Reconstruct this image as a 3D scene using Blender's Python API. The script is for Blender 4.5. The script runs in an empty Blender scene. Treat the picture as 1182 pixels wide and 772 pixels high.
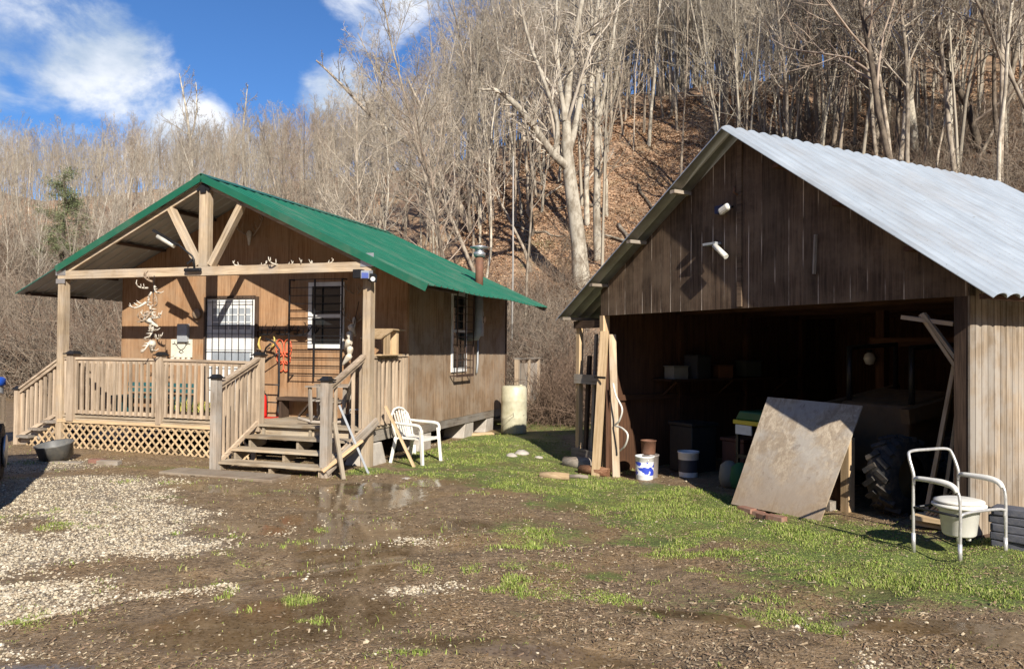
import bpy, math, random
import numpy as np
from mathutils import Vector, Matrix, Euler
R = math.radians
random.seed(7)
rs = np.random.RandomState(11)
SC = bpy.context.scene
COL = SC.collection

# ------------------------------------------------------------------ camera
F, PITCH, ROLL, CAMH = 889.06, R(1.018), R(0.504), 1.779
_fw = Vector((0, math.cos(PITCH), math.sin(PITCH)))
_rt = Vector((1, 0, 0)); _up = Vector((0, -math.sin(PITCH), math.cos(PITCH)))
rt = _rt * math.cos(ROLL) + _up * math.sin(ROLL)
up = -_rt * math.sin(ROLL) + _up * math.cos(ROLL)
cd = bpy.data.cameras.new('camera'); cam = bpy.data.objects.new('camera', cd); COL.objects.link(cam)
m3 = Matrix((rt, up, -_fw)).transposed()
cam.matrix_world = Matrix.Translation((0, 0, CAMH)) @ m3.to_4x4()
cd.sensor_width = 36; cd.lens = F / 1182 * 36; cd.clip_end = 3000; cd.clip_start = 0.05
SC.camera = cam

# ------------------------------------------------------------------ sun, sky, exposure
SUN = Vector((0.400, -1.253, 0.80)).normalized()
SUN_EL = math.asin(SUN.z); SUN_AZ = math.atan2(SUN.x, SUN.y)
sd = bpy.data.lights.new('sun', 'SUN'); so = bpy.data.objects.new('sun', sd); COL.objects.link(so)
sd.energy = 5.0; sd.angle = R(0.5); sd.color = (1.0, 0.93, 0.82)
so.rotation_euler = SUN.to_track_quat('Z', 'Y').to_euler()
SC.view_settings.view_transform = 'Standard'; SC.view_settings.look = 'None'
SC.view_settings.exposure = 0.62; SC.view_settings.gamma = 1.0
SC.view_settings.use_curve_mapping = False
SC.cycles.max_bounces = 6; SC.cycles.diffuse_bounces = 2; SC.cycles.glossy_bounces = 3

def ray(px, py):
    return _fw + rt * ((px - 591) / F) - up * ((py - 386) / F)

class NT:
    def __init__(s, nt): s.nt = nt; s.n = nt.nodes; s.l = nt.links
    def node(s, t, **kw):
        n = s.n.new(t)
        for k, v in kw.items(): setattr(n, k, v)
        return n
    def put(s, sock, v):
        if v is None: return
        if hasattr(v, 'is_linked') or hasattr(v, 'links'): s.l.new(v, sock)
        else:
            if isinstance(v, (tuple, list)) and len(v) == 3 and sock.type == 'RGBA': v = (*v, 1)
            sock.default_value = v
    def math(s, op, a, b=None, c=None, clamp=False):
        n = s.node('ShaderNodeMath', operation=op, use_clamp=clamp)
        s.put(n.inputs[0], a); s.put(n.inputs[1], b); s.put(n.inputs[2], c)
        return n.outputs[0]
    def vmath(s, op, a, b=None):
        n = s.node('ShaderNodeVectorMath', operation=op)
        s.put(n.inputs[0], a); s.put(n.inputs[1], b)
        return n.outputs['Value'] if op in ('DOT_PRODUCT', 'LENGTH') else n.outputs[0]
    def noise(s, vec, scale, detail=4, rough=.55, dist=0):
        n = s.node('ShaderNodeTexNoise'); s.put(n.inputs['Vector'], vec)
        n.inputs['Scale'].default_value = scale; n.inputs['Detail'].default_value = detail
        n.inputs['Roughness'].default_value = rough; n.inputs['Distortion'].default_value = dist
        return n.outputs[0]
    def maprange(s, v, a, b, c=0., d=1., smooth=True):
        n = s.node('ShaderNodeMapRange', interpolation_type='SMOOTHSTEP' if smooth else 'LINEAR')
        for i, x in enumerate((v, a, b, c, d)): s.put(n.inputs[i], x)
        return n.outputs[0]
    def mix(s, f, a, b, blend='MIX'):
        n = s.node('ShaderNodeMix', data_type='RGBA', blend_type=blend)
        s.put(n.inputs[0], f); s.put(n.inputs[6], a); s.put(n.inputs[7], b)
        return n.outputs[2]
    def scalev(s, vec, sc):
        return s.vmath('MULTIPLY', vec, sc)
    def hsv(s, col, val):
        n = s.node('ShaderNodeHueSaturation'); s.put(n.inputs['Color'], col); s.put(n.inputs['Value'], val)
        return n.outputs[0]

w = bpy.data.worlds.new('World'); SC.world = w; w.use_nodes = True
t = NT(w.node_tree); t.n.clear()
sky = t.node('ShaderNodeTexSky', sky_type='NISHITA'); sky.sun_disc = False
sky.sun_elevation = SUN_EL; sky.sun_rotation = SUN_AZ; sky.altitude = 400
sky.air_density = 1.0; sky.dust_density = 0.3; sky.ozone_density = 3.0
tc = t.node('ShaderNodeTexCoord')
D = t.vmath('NORMALIZE', tc.outputs['Generated'])
mask = None
# cloud banks: direction, outer radius (deg), strength
for px, py, ro, st in [(20, 0, 5, .7), (60, 35, 5, .95), (105, 80, 5.3, 1.05), (75, 105, 4.2, .75), (160, 125, 4.2, .9), (205, 165, 4.5, 1.0),
                       (240, 190, 4, .9), (340, 75, 5, .42), (385, 105, 3.2, .85), (440, 0, 4.5, .8), (500, 20, 4, .55), (300, 10, 4, .4),
                       (600, 90, 6, .6), (700, 20, 7, .55), (930, 20, 6, .3), (-150, 60, 9, .9), (1350, 60, 12, .8), (330, 190, 5, .5), (30, 170, 4, .3)]:
    d = ray(px, py).normalized()
    v = t.vmath('DOT_PRODUCT', D, tuple(d))
    v = t.maprange(v, math.cos(R(ro * 1.25)), math.cos(R(ro * .25)), 0., st)
    mask = v if mask is None else t.math('MAXIMUM', mask, v)
# banks behind and overhead so that the sky is whole all round
hi = t.noise(D, 2.1, 3, .5)
sp = t.node('ShaderNodeSeparateXYZ'); t.l.new(D, sp.inputs[0])
back = t.math('MULTIPLY', t.maprange(sp.outputs['Y'], .35, -.2), t.maprange(hi, .62, .75, 0., .4))
mask = t.math('MAXIMUM', mask, back)
wisp = t.noise(t.scalev(D, (9, 9, 13)), 1.0, 9, .62, 0.25)
wisp2 = t.noise(t.scalev(D, (5, 5, 9)), 1.0, 5, .5, 0)
den = t.math('ADD', mask, t.math('MULTIPLY', t.math('SUBTRACT', wisp, .5), 2.2))
den = t.math('MULTIPLY', t.maprange(den, .42, 1.15), t.maprange(mask, 0.02, .3))
shade = t.maprange(t.math('ADD', wisp2, t.math('MULTIPLY', wisp, .4)), .55, .85)
ccol = t.mix(shade, (.30, .38, .50), (.68, .70, .74))
sk = t.mix(1.0, sky.outputs[0], (.040, .062, .088), 'MULTIPLY')
fin = t.mix(den, sk, ccol)
bg = t.node('ShaderNodeBackground'); t.l.new(fin, bg.inputs[0]); bg.inputs[1].default_value = 1.0
wo = t.node('ShaderNodeOutputWorld'); t.l.new(bg.outputs[0], wo.inputs[0])

# ------------------------------------------------------------------ materials
def newmat(name):
    m = bpy.data.materials.new(name); m.use_nodes = True
    t = NT(m.node_tree); b = t.n['Principled BSDF']
    return m, t, b
def bump(t, b, h, strength, dist=.01):
    n = t.node('ShaderNodeBump'); n.inputs['Strength'].default_value = strength; n.inputs['Distance'].default_value = dist
    t.l.new(h, n.inputs['Height']); t.l.new(n.outputs[0], b.inputs['Normal'])
_wood = {}
def wood(name, c1, c2, axis='z', grey=None, gamt=.5, groove=None, gaxis=0, gcol=None, rough=.8, island=.25, stain=.35, gvar=.2, gdark=.65):
    key = (name, axis)
    if key in _wood: return _wood[key]
    m, t, b = newmat(name + '_' + axis)
    tc = t.node('ShaderNodeTexCoord'); o = tc.outputs['Object']
    geo = t.node('ShaderNodeNewGeometry'); isl = geo.outputs['Random Per Island']
    oi = t.node('ShaderNodeObjectInfo')
    off = t.math('ADD', t.math('MULTIPLY', isl, 17.), t.math('MULTIPLY', oi.outputs['Random'], 31.))
    cx = t.node('ShaderNodeCombineXYZ')
    for i in range(3): t.l.new(off, cx.inputs[i])
    o2 = t.vmath('ADD', o, cx.outputs[0])
    sc = {'x': (1.3, 26, 26), 'y': (26, 1.3, 26), 'z': (26, 26, 1.3)}[axis]
    g = t.noise(t.scalev(o2, sc), 1, 6, .65, .6)
    g2 = t.noise(t.scalev(o2, tuple(x * 2.7 if x > 2 else 3 for x in sc)), 1, 4, .6)
    gg = t.math('ADD', t.math('MULTIPLY', g, .65), t.math('MULTIPLY', g2, .35))
    col = t.mix(t.maprange(gg, .34, .64), c1, c2)
    big = t.noise(o2, 1.1, 4, .6)
    col = t.hsv(col, t.maprange(big, .25, .75, 1 - stain, 1 + stain, False))
    if grey:
        col = t.mix(t.math('MULTIPLY', t.maprange(t.noise(o2, 2.3, 5, .65), .38, .66), gamt), col, grey)
    hgt = gg
    if groove:
        s2 = t.node('ShaderNodeSeparateXYZ'); t.l.new(o, s2.inputs[0])
        wob = t.math('MULTIPLY', t.noise(t.scalev(o, (0, 0, 1.2)), 1, 2), .012)
        fr = t.math('FRACT', t.math('DIVIDE', t.math('ADD', t.math('ADD', s2.outputs[gaxis], 50.), wob), groove))
        ln = t.math('LESS_THAN', fr, .012 / groove)
        cell = t.math('FLOOR', t.math('DIVIDE', t.math('ADD', s2.outputs[gaxis], 50.), groove))
        wn = t.node('ShaderNodeTexWhiteNoise', noise_dimensions='1D'); t.l.new(cell, wn.inputs['W'])
        col = t.hsv(col, t.maprange(wn.outputs['Value'], 0., 1., 1 - gvar, 1 + gvar, False))
        if gcol:
            pat = t.maprange(t.noise(t.scalev(o, (2.2, 2.2, 1.2)), 1, 4), .47, .62)
            col = t.mix(t.math('MULTIPLY', ln, pat), col, gcol)
        else:
            col = t.mix(t.math('MULTIPLY', ln, gdark), col, tuple(x * .25 for x in c1))
        hgt = t.math('SUBTRACT', gg, t.math('MULTIPLY', ln, 1.5))
    val = t.maprange(t.math('FRACT', t.math('ADD', isl, oi.outputs['Random'])), 0., 1., 1 - island, 1 + island, False)
    col = t.hsv(col, val)
    t.l.new(col, b.inputs['Base Color']); b.inputs['Roughness'].default_value = rough
    b.inputs['Specular IOR Level'].default_value = .25
    bump(t, b, hgt, .5, .004)
    _wood[key] = m
    return m
def plain(name, col, rough=.5, metal=0., var=.15, nscale=6, dirt=None, dirtamt=.5, bmp=.1, trans=0, coat=0, spec=.5):
    m, t, b = newmat(name)
    tc = t.node('ShaderNodeTexCoord'); o = tc.outputs['Object']
    n = t.noise(o, nscale, 5, .6)
    c = t.hsv((*col, 1), t.maprange(n, .3, .7, 1 - var, 1 + var, False))
    if dirt:
        d = t.maprange(t.noise(o, nscale * .6, 6, .7), .45, .68)
        c = t.mix(t.math('MULTIPLY', d, dirtamt), c, dirt)
    t.l.new(c, b.inputs['Base Color']); b.inputs['Metallic'].default_value = metal
    t.l.new(t.maprange(t.noise(o, nscale * 2, 3), .3, .7, rough * .8, min(1, rough * 1.2), False), b.inputs['Roughness'])
    b.inputs['Specular IOR Level'].default_value = spec
    if trans: b.inputs['Transmission Weight'].default_value = trans
    if coat: b.inputs['Coat Weight'].default_value = coat
    if bmp: bump(t, b, t.noise(o, nscale * 5, 4), bmp, .004)
    return m
def attrmat(name, rough=.8, sheen=0, trans=0):
    m, t, b = newmat(name)
    a = t.node('ShaderNodeAttribute'); a.attribute_name = 'tint'
    t.l.new(a.outputs['Color'], b.inputs['Base Color']); b.inputs['Roughness'].default_value = rough
    b.inputs['Specular IOR Level'].default_value = .3
    return m

CAB = dict(c1=(.21, .105, .048), c2=(.40, .225, .115))            # cabin siding
def W_cab(ax='z', g=0): return wood('cabin_siding_%d' % g, (.235, .125, .06), (.42, .245, .13), ax, grey=(.37, .26, .165), gamt=.5, groove=1.22, gaxis=g, island=.05, stain=.22, gvar=.04, gdark=.3)
def W_side(): return wood('cabin_side_siding', (.16, .10, .06), (.33, .23, .145), 'z', grey=(.34, .27, .20), gamt=.75, groove=.305, gaxis=1, gvar=.06, gdark=.35, island=.05, stain=.3)
def W_post(ax='z'): return wood('porch_timber', (.27, .19, .12), (.54, .42, .28), ax, grey=(.42, .36, .29), gamt=.55, island=.12)
def W_rail(ax='z'): return wood('rail_lumber', (.245, .18, .125), (.49, .385, .275), ax, grey=(.46, .36, .26), gamt=.5, island=.2)
def W_deck(ax='x'): return wood('deck_lumber', (.21, .155, .10), (.43, .34, .235), ax, grey=(.38, .34, .27), gamt=.6, island=.2)
def W_grey(ax='z'): return wood('weathered_lumber', (.15, .12, .09), (.34, .28, .22), ax, grey=(.30, .28, .25), gamt=.7, island=.25)
def W_lat(ax='z'): return wood('lattice_wood', (.36, .25, .14), (.60, .44, .265), ax, island=.15, stain=.2)
def W_gar(ax='z'): return wood('garage_boards', (.045, .029, .019), (.14, .092, .06), ax, grey=(.21, .15, .10), gamt=.5, groove=.2, gaxis=0, gcol=(.60, .50, .40), island=.05)
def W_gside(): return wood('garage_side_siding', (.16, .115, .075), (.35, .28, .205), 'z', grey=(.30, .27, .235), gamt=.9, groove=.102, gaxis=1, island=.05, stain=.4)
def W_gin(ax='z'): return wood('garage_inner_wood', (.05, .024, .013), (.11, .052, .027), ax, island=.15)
def W_fresh(ax='z'): return wood('yellow_lumber', (.38, .26, .14), (.60, .44, .27), ax, island=.25, stain=.2)
def W_dark(ax='z'): return wood('dark_lumber', (.035, .022, .015), (.10, .065, .045), ax, island=.2)
M_black = plain('black_iron', (.02, .02, .022), .45, .3)
M_white = plain('white_paint', (.74, .74, .72), .45, var=.06, dirt=(.4, .36, .3), dirtamt=.35)
M_glass = plain('window_glass', (.015, .018, .02), .06, var=.1, bmp=0, spec=.8)
M_bone = plain('bone', (.62, .56, .46), .6, nscale=20, dirt=(.3, .22, .14), dirtamt=.6)
M_antler = plain('brown_antler', (.30, .22, .15), .6, nscale=20)
M_galv = plain('galvanised_steel', (.55, .56, .57), .38, .75, nscale=4)
M_rust = plain('rusty_pipe', (.18, .085, .05), .75, .2, nscale=9, dirt=(.16, .1, .07))
M_grey = plain('grey_box', (.34, .36, .38), .5, .1)
M_conc = plain('concrete', (.44, .40, .35), .9, nscale=5, dirt=(.28, .22, .16), bmp=.5)
M_red = plain('red_paint', (.55, .02, .015), .35, nscale=10)
M_plast = plain('white_plastic', (.74, .72, .65), .42, nscale=5, var=.05, dirt=(.45, .40, .3), dirtamt=.35)
M_alu = plain('aluminium_tube', (.62, .61, .58), .36, .55, nscale=14)
M_blue = plain('blue_plastic', (.02, .10, .55), .4)
M_rubber = plain('tyre_rubber', (.022, .021, .02), .8, nscale=14, dirt=(.12, .09, .06), dirtamt=.6, bmp=.4)

# ------------------------------------------------------------------ mesh builder
def rotframe(a, b, roll=0):
    a = Vector(a); b = Vector(b); z = (b - a); L = z.length; z.normalize()
    x = Vector((0, 0, 1)).cross(z)
    if x.length < 1e-4: x = Vector((1, 0, 0))
    x.normalize(); y = z.cross(x)
    if roll:
        q = Matrix.Rotation(roll, 3, z); x = q @ x; y = q @ y
    return x, y, z, L
class MB:
    def __init__(s): s.v = []; s.f = []; s.mi = []; s.sm = []
    def add(s, vs, fs, mi=0, sm=False):
        k = len(s.v); s.v += [tuple(x) for x in vs]
        for f in fs: s.f.append(tuple(i + k for i in f)); s.mi.append(mi); s.sm.append(sm)
        return s
    def box(s, x0, x1, y0, y1, z0, z1, mi=0):
        return s.add([(x0, y0, z0), (x1, y0, z0), (x1, y1, z0), (x0, y1, z0), (x0, y0, z1), (x1, y0, z1), (x1, y1, z1), (x0, y1, z1)],
                     [(0, 3, 2, 1), (4, 5, 6, 7), (0, 1, 5, 4), (1, 2, 6, 5), (2, 3, 7, 6), (3, 0, 4, 7)], mi)
    def beam(s, a, b, w, h, roll=0, mi=0, w2=None, h2=None):
        x, y, z, L = rotframe(a, b, roll); a = Vector(a); b = Vector(b); w2 = w2 or w; h2 = h2 or h
        vs = [p + x * (sx * ww / 2) + y * (sy * hh / 2) for p, ww, hh in ((a, w, h), (b, w2, h2)) for sx, sy in ((-1, -1), (1, -1), (1, 1), (-1, 1))]
        return s.add(vs, [(0, 3, 2, 1), (4, 5, 6, 7), (0, 1, 5, 4), (1, 2, 6, 5), (2, 3, 7, 6), (3, 0, 4, 7)], mi)
    def tube(s, pts, rad, n=8, mi=0, cap=True):
        pts = [Vector(p) for p in pts]; K = len(pts)
        rad = [rad] * K if not isinstance(rad, (list, tuple)) else rad
        vs = []; px = None
        for i, p in enumerate(pts):
            T = (pts[min(i + 1, K - 1)] - pts[max(i - 1, 0)]).normalized()
            if px is None:
                px = T.orthogonal().normalized()
            px = (px - T * px.dot(T)).normalized(); py = T.cross(px)
            for j in range(n):
                a = 2 * math.pi * j / n; vs.append(p + (px * math.cos(a) + py * math.sin(a)) * rad[i])
        fs = [(i * n + j, i * n + (j + 1) % n, (i + 1) * n + (j + 1) % n, (i + 1) * n + j) for i in range(K - 1) for j in range(n)]
        s.add(vs, fs, mi, True)
        if cap:
            k = len(s.v) - len(vs)
            s.f.append(tuple(k + j for j in reversed(range(n)))); s.f.append(tuple(k + (K - 1) * n + j for j in range(n))); s.mi += [mi, mi]; s.sm += [False, False]
        return s
    def stube(s, pts, rad, n=8, sub=5):
        P = [Vector(p) for p in pts]; rad = [rad] * len(P) if not isinstance(rad, (list, tuple)) else rad; o = []; ro = []
        for i in range(len(P) - 1):
            a, b, c, d = P[max(i - 1, 0)], P[i], P[i + 1], P[min(i + 2, len(P) - 1)]
            for k in range(sub):
                f = k / sub; o.append(.5 * ((2 * b) + (c - a) * f + (2 * a - 5 * b + 4 * c - d) * f * f + (3 * b - a - 3 * c + d) * f ** 3)); ro.append(rad[i] * (1 - f) + rad[i + 1] * f)
        o.append(P[-1]); ro.append(rad[-1]); return s.tube(o, ro, n)
    def lathe(s, prof, c=(0, 0, 0), n=20, mi=0, sx=1, sy=1):
        vs = []
        for r, z in prof:
            for j in range(n):
                a = 2 * math.pi * j / n; vs.append((c[0] + r * sx * math.cos(a), c[1] + r * sy * math.sin(a), c[2] + z))
        K = len(prof)
        fs = [(i * n + j, i * n + (j + 1) % n, (i + 1) * n + (j + 1) % n, (i + 1) * n + j) for i in range(K - 1) for j in range(n)]
        return s.add(vs, fs, mi, True)
    def prism(s, poly, a0, a1, axis='y', mi=0):
        # poly in the plane perpendicular to axis; extruded a0..a1
        def P(p, a): return {'y': (p[0], a, p[1]), 'x': (a, p[0], p[1]), 'z': (p[0], p[1], a)}[axis]
        n = len(poly); vs = [P(p, a0) for p in poly] + [P(p, a1) for p in poly]
        fs = [tuple(range(n)), tuple(reversed(range(n, 2 * n)))] + [(i, i + n, (i + 1) % n + n, (i + 1) % n) for i in range(n)]
        return s.add(vs, fs, mi)
    def mesh(s, name, mats):
        me = bpy.data.meshes.new(name); me.from_pydata(s.v, [], s.f)
        for m in (mats if isinstance(mats, (list, tuple)) else [mats]): me.materials.append(m)
        me.polygons.foreach_set('material_index', s.mi); me.polygons.foreach_set('use_smooth', s.sm)
        me.update()
        import bmesh
        bm = bmesh.new(); bm.from_mesh(me); bmesh.ops.recalc_face_normals(bm, faces=bm.faces); bm.to_mesh(me); bm.free()
        return me
def tag(o, label=None, cat=None, group=None, kind=None):
    if label: o['label'] = label
    if cat: o['category'] = cat
    if group: o['group'] = group
    if kind: o['kind'] = kind
    return o
def empty(name, loc=(0, 0, 0), rz=0, label=None, cat=None, group=None):
    o = bpy.data.objects.new(name, None); o.empty_display_size = .2; COL.objects.link(o)
    o.location = loc; o.rotation_euler = (0, 0, rz); tag(o, label, cat, group); return o
def obj(name, mb, mats, parent=None, loc=(0, 0, 0), rot=(0, 0, 0), bev=0):
    me = mb.mesh(name, mats) if isinstance(mb, MB) else mb
    o = bpy.data.objects.new(name, me); COL.objects.link(o); o.location = loc; o.rotation_euler = rot
    if parent is not None: o.parent = parent
    if bev:
        b = o.modifiers.new('bevel', 'BEVEL'); b.width = bev; b.segments = 2; b.limit_method = 'ANGLE'
    return o
def copy_tree(o, parent=None):
    c = o.copy(); COL.objects.link(c)
    if parent is not None: c.parent = parent
    for ch in list(o.children): copy_tree(ch, c)
    return c
def plank(name, a, b, w, h, mat, parent=None, roll=0):
    """a board as an object of its own whose local z runs along its length"""
    x, y, z, L = rotframe(a, b, roll)
    M = Matrix((x, y, z)).transposed().to_4x4(); M.translation = Vector(a)
    mb = MB().box(-w / 2, w / 2, -h / 2, h / 2, 0, L)
    o = obj(name, mb, mat, parent); o.matrix_local = M
    return o

# ------------------------------------------------------------------ terrain
def vnoise(x, y, seed=0):
    x = np.asarray(x, float); y = np.asarray(y, float)
    xi = np.floor(x).astype(np.int64); yi = np.floor(y).astype(np.int64); xf = x - xi; yf = y - yi
    def h(a, b):
        n = (a * 374761393 + b * 668265263 + seed * 1442695041) & 0xffffffff
        n = ((n ^ (n >> 13)) * 1274126177) & 0xffffffff
        return ((n ^ (n >> 16)) & 0xffff) / 65535.
    u = xf * xf * (3 - 2 * xf); v = yf * yf * (3 - 2 * yf)
    return (h(xi, yi) * (1 - u) + h(xi + 1, yi) * u) * (1 - v) + (h(xi, yi + 1) * (1 - u) + h(xi + 1, yi + 1) * u) * v
def fbm(x, y, oct=4, seed=0):
    s = 0; a = .5; tot = 0
    for i in range(oct): s = s + a * vnoise(x * 2 ** i, y * 2 ** i, seed + i * 7); tot += a; a *= .5
    return s / tot
def sstep(a, b, x):
    t = np.clip((x - a) / (b - a), 0, 1); return t * t * (3 - 2 * t)
PH = [-180, -90, -60, -34, -26, -18, -8, 0, 6, 13, 20, 34, 60, 90, 180]
BASE = [34, 40, 40, 37, 33, 28, 24, 21.5, 21.5, 20.5, 20, 17.5, 16, 30, 34]
CR = [85, 90, 100, 105, 100, 92, 78, 64, 60, 60, 62, 70, 70, 85, 85]
CZ = [27, 34, 28, 18.5, 19, 19.5, 20, 19.5, 20.5, 21.5, 23, 28, 31, 30, 27]  # end entries: unseen hills behind the camera, added to dim the sky fill
def height(x, y):
    x = np.asarray(x, float); y = np.asarray(y, float)
    r = np.hypot(x, y); ph = np.degrees(np.arctan2(x, y))
    b = np.interp(ph, PH, BASE); c = np.interp(ph, PH, CR); z = np.interp(ph, PH, CZ)
    tt = (r - b) / (c - b)
    ramp = np.where(tt < 0, 0, np.where(tt < 1, tt - .10 * np.sin(2 * np.pi * np.clip(tt, 0, 1)) / 1.0 * .35, 1 + (tt - 1) * .18))
    ramp = ramp * sstep(-.02, .10, tt)
    hill = z * np.minimum(ramp, 1.25)
    und = sstep(0, 8, r - b) * ((fbm(x * .09, y * .09, 3, 3) - .5) * 3.2 + (fbm(x * .35, y * .35, 3, 9) - .5) * 1.0)
    near = np.clip(.05 * (x - 3.0), -.12, .14) - .02 * (y - 9)
    near = near * sstep(-.3, 1.8, x) * sstep(3, 6, y) * (1 - sstep(13, 16, y))
    small = (fbm(x * 1.3, y * 1.3, 4, 21) - .5) * .05 * (1 - sstep(30, 60, r))
    for k_, (a_, c_) in enumerate(((R(62), 2.6), (R(62), 4.3))):     # old wheel ruts crossing the yard
        dd = -x * math.sin(a_) * .45 + y * math.cos(a_) * 1.3 - c_ + .25 * np.sin(x * .8)
        small = small - .035 * np.exp(-(dd / .13) ** 2) * (1 - sstep(9, 11, r)) + .015 * np.exp(-((np.abs(dd) - .24) / .08) ** 2) * (1 - sstep(9, 11, r))
    return hill + und + near + small
def hz(x, y): return float(height(x, y))
def at(px, py):
    """ground point seen at a pixel of the photograph"""
    d = ray(px, py); tt = 1.0
    for i in range(4000):
        p = d * tt + Vector((0, 0, CAMH))
        if p.z < hz(p.x, p.y): return p.x, p.y
        tt += .02
    return p.x, p.y

# cabin and garage frames
CX, CY, CA, ZF = -7.792, 13.372, R(-18.613), .569
GX, GY, GA = 1.368, 11.879, R(-60.475)
def toC(x, y):
    dx, dy = x - CX, y - CY; return dx * math.cos(CA) + dy * math.sin(CA), -dx * math.sin(CA) + dy * math.cos(CA)
def toG(x, y):
    dx, dy = x - GX, y - GY; return dx * math.cos(GA) + dy * math.sin(GA), -dx * math.sin(GA) + dy * math.cos(GA)
def Gw(u, v): return GX + u * math.cos(GA) - v * math.sin(GA), GY + u * math.sin(GA) + v * math.cos(GA)
def Cw(u, v): return CX + u * math.cos(CA) - v * math.sin(CA), CY + u * math.sin(CA) + v * math.cos(CA)

# ground cover regions, ellipses (x, y, rx, ry, rot deg, strength) in metres on the yard
def E_(pts): return pts
def blobs(x, y, L):
    s = np.zeros_like(x)
    for cx, cy, rx, ry, a, st in L:
        a = R(a); dx = x - cx; dy = y - cy
        u = (dx * math.cos(a) + dy * math.sin(a)) / rx; v = (-dx * math.sin(a) + dy * math.cos(a)) / ry
        s = np.maximum(s, st * (1 - sstep(.35, 1.15, np.hypot(u, v))))
    return s
GRAVEL = [(-6.3, 8.0, 1.9, 2.6, 20, .95), (-4.9, 6.3, 1.5, 1.5, 30, .9), (-4.9, 9.2, 1.6, .9, -25, .95), (-3.9, 7.7, 1.3, .6, -30, .9), (-4.0, 4.8, 1.1, .8, 30, .85), (-5.6, 9.6, 1.7, 1.3, 0, 1), (-4.4, 8.3, 1.9, .85, -20, 1), (-3.4, 7.0, 1.3, .6, -15, .95), (-7.6, 11.2, 2.2, 1.1, 10, 1), (-4.3, 6.6, 1.6, .7, 10, .9), (-3.6, 5.3, 1.1, .6, 20, .9),
          (-8.5, 9, 2.5, 2, 0, 1), (-3.4, 4.3, 1, .5, 20, .6), (-.62, 5.7, .45, .18, 10, .62), (-1.2, 7.0, .9, .2, 10, .45), (-2.3, 5.6, .9, .25, 15, .5)]
GRASS = [(2.2, 8.3, 2.0, 1.5, -20, .8), (3.2, 5.9, 2.1, 1.1, -12, .75), (.6, 10.4, 2.2, 1.3, -10, .8), (-1.0, 12.3, 1.4, 1.4, 0, .95), (.3, 7.6, 1.1, .9, 0, .55), (2.0, 5.4, 1.7, .7, 0, .5), (-.8, 10.9, 1.3, .6, 0, .8), (2.9, 6.5, 1.6, .5, -15, .8), (1.0, 9.3, 1.0, .9, 0, .8), (1.4, 7.4, .8, .5, 0, .7), (4.4, 5.5, 1.1, .5, -10, .95), (-1.2, 11.6, .9, .5, 0, .85), (-.3, 10.3, .7, .5, 0, .6), (-5.3, 11.3, .9, .3, -15, .55), (.2, 6.3, .5, .25, 0, .5), (.2, 12.9, 2.6, 2.3, 0, 1), (2.1, 9.6, 1.3, 1.5, 0, 1), (1.2, 10.6, 1.8, .9, -20, 1), (3.0, 7.3, 1.2, .8, -20, .95), (4.2, 6.5, 1.3, .8, 0, 1), (1.9, 7.9, 1.0, .8, 0, .8),
         (3.6, 5.6, 1.1, .5, -15, .9), (-.5, 14.9, 2.2, 2.2, 20, .95), (-2.2, 11.1, .8, .5, 0, .75), (.5, 8.9, .7, .5, 0, .6), (2.4, 6.1, .4, .25, 0, .6), (.75, 6.2, .3, .25, 0, .65), (-4.6, 11.0, .5, .4, 0, .7),
         (-5.6, 7.8, .9, .3, 0, .6), (-4.3, 7.5, .5, .2, 0, .5), (-4.1, 9.1, .5, .2, 0, .6), (-2.0, 9.8, .4, .2, 0, .55), (-.35, 7.2, .2, .15, 0, .5), (.9, 5.3, .35, .2, 0, .5), (2.0, 4.9, .3, .2, 0, .4), (.1, 5.2, .25, .2, 0, .5),
         (-1.45, 5.4, .2, .12, 0, .55), (1.5, 6.8, .35, .2, 0, .6), (4.8, 9.0, 1.6, 1.6, 0, .5), (7.3, 5.2, 2, 2.2, 0, 1), (-7.0, 11.7, .8, .3, 15, .4)]
WET = [(-1.4, 7.0, .7, 1.7, 10, .95), (-1.5, 5.0, 1.3, .7, 20, .85), (-2.6, 7.6, .9, .3, -30, .8), (-3.4, 9.6, 1.3, .35, -12, .8), (-.5, 7.7, .6, .5, 0, .65), (0, 4.6, 1.4, .22, -10, .65), (-1.75, 9.3, 1.0, 1.15, 0, 1), (-2.0, 8.0, .6, .5, 0, .8), (-3.0, 9.4, 1.1, .35, -10, .75), (-1.0, 10.2, .5, .4, 0, .8), (-1.9, 7.6, .35, .8, 20, .5), (2.6, 4.9, 1.2, .18, -12, .8), (1.2, 5.2, .8, .15, -25, .7), (-1.8, 5.9, 1.3, .2, 25, .7), (3.2, 4.6, .8, .15, -5, .8), (-2.9, 4.1, 1.1, .3, 10, .7),
       (.1, 8.1, .5, .3, 0, .5), (-2.2, 4.9, 1, .2, 15, .6)]
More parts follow.
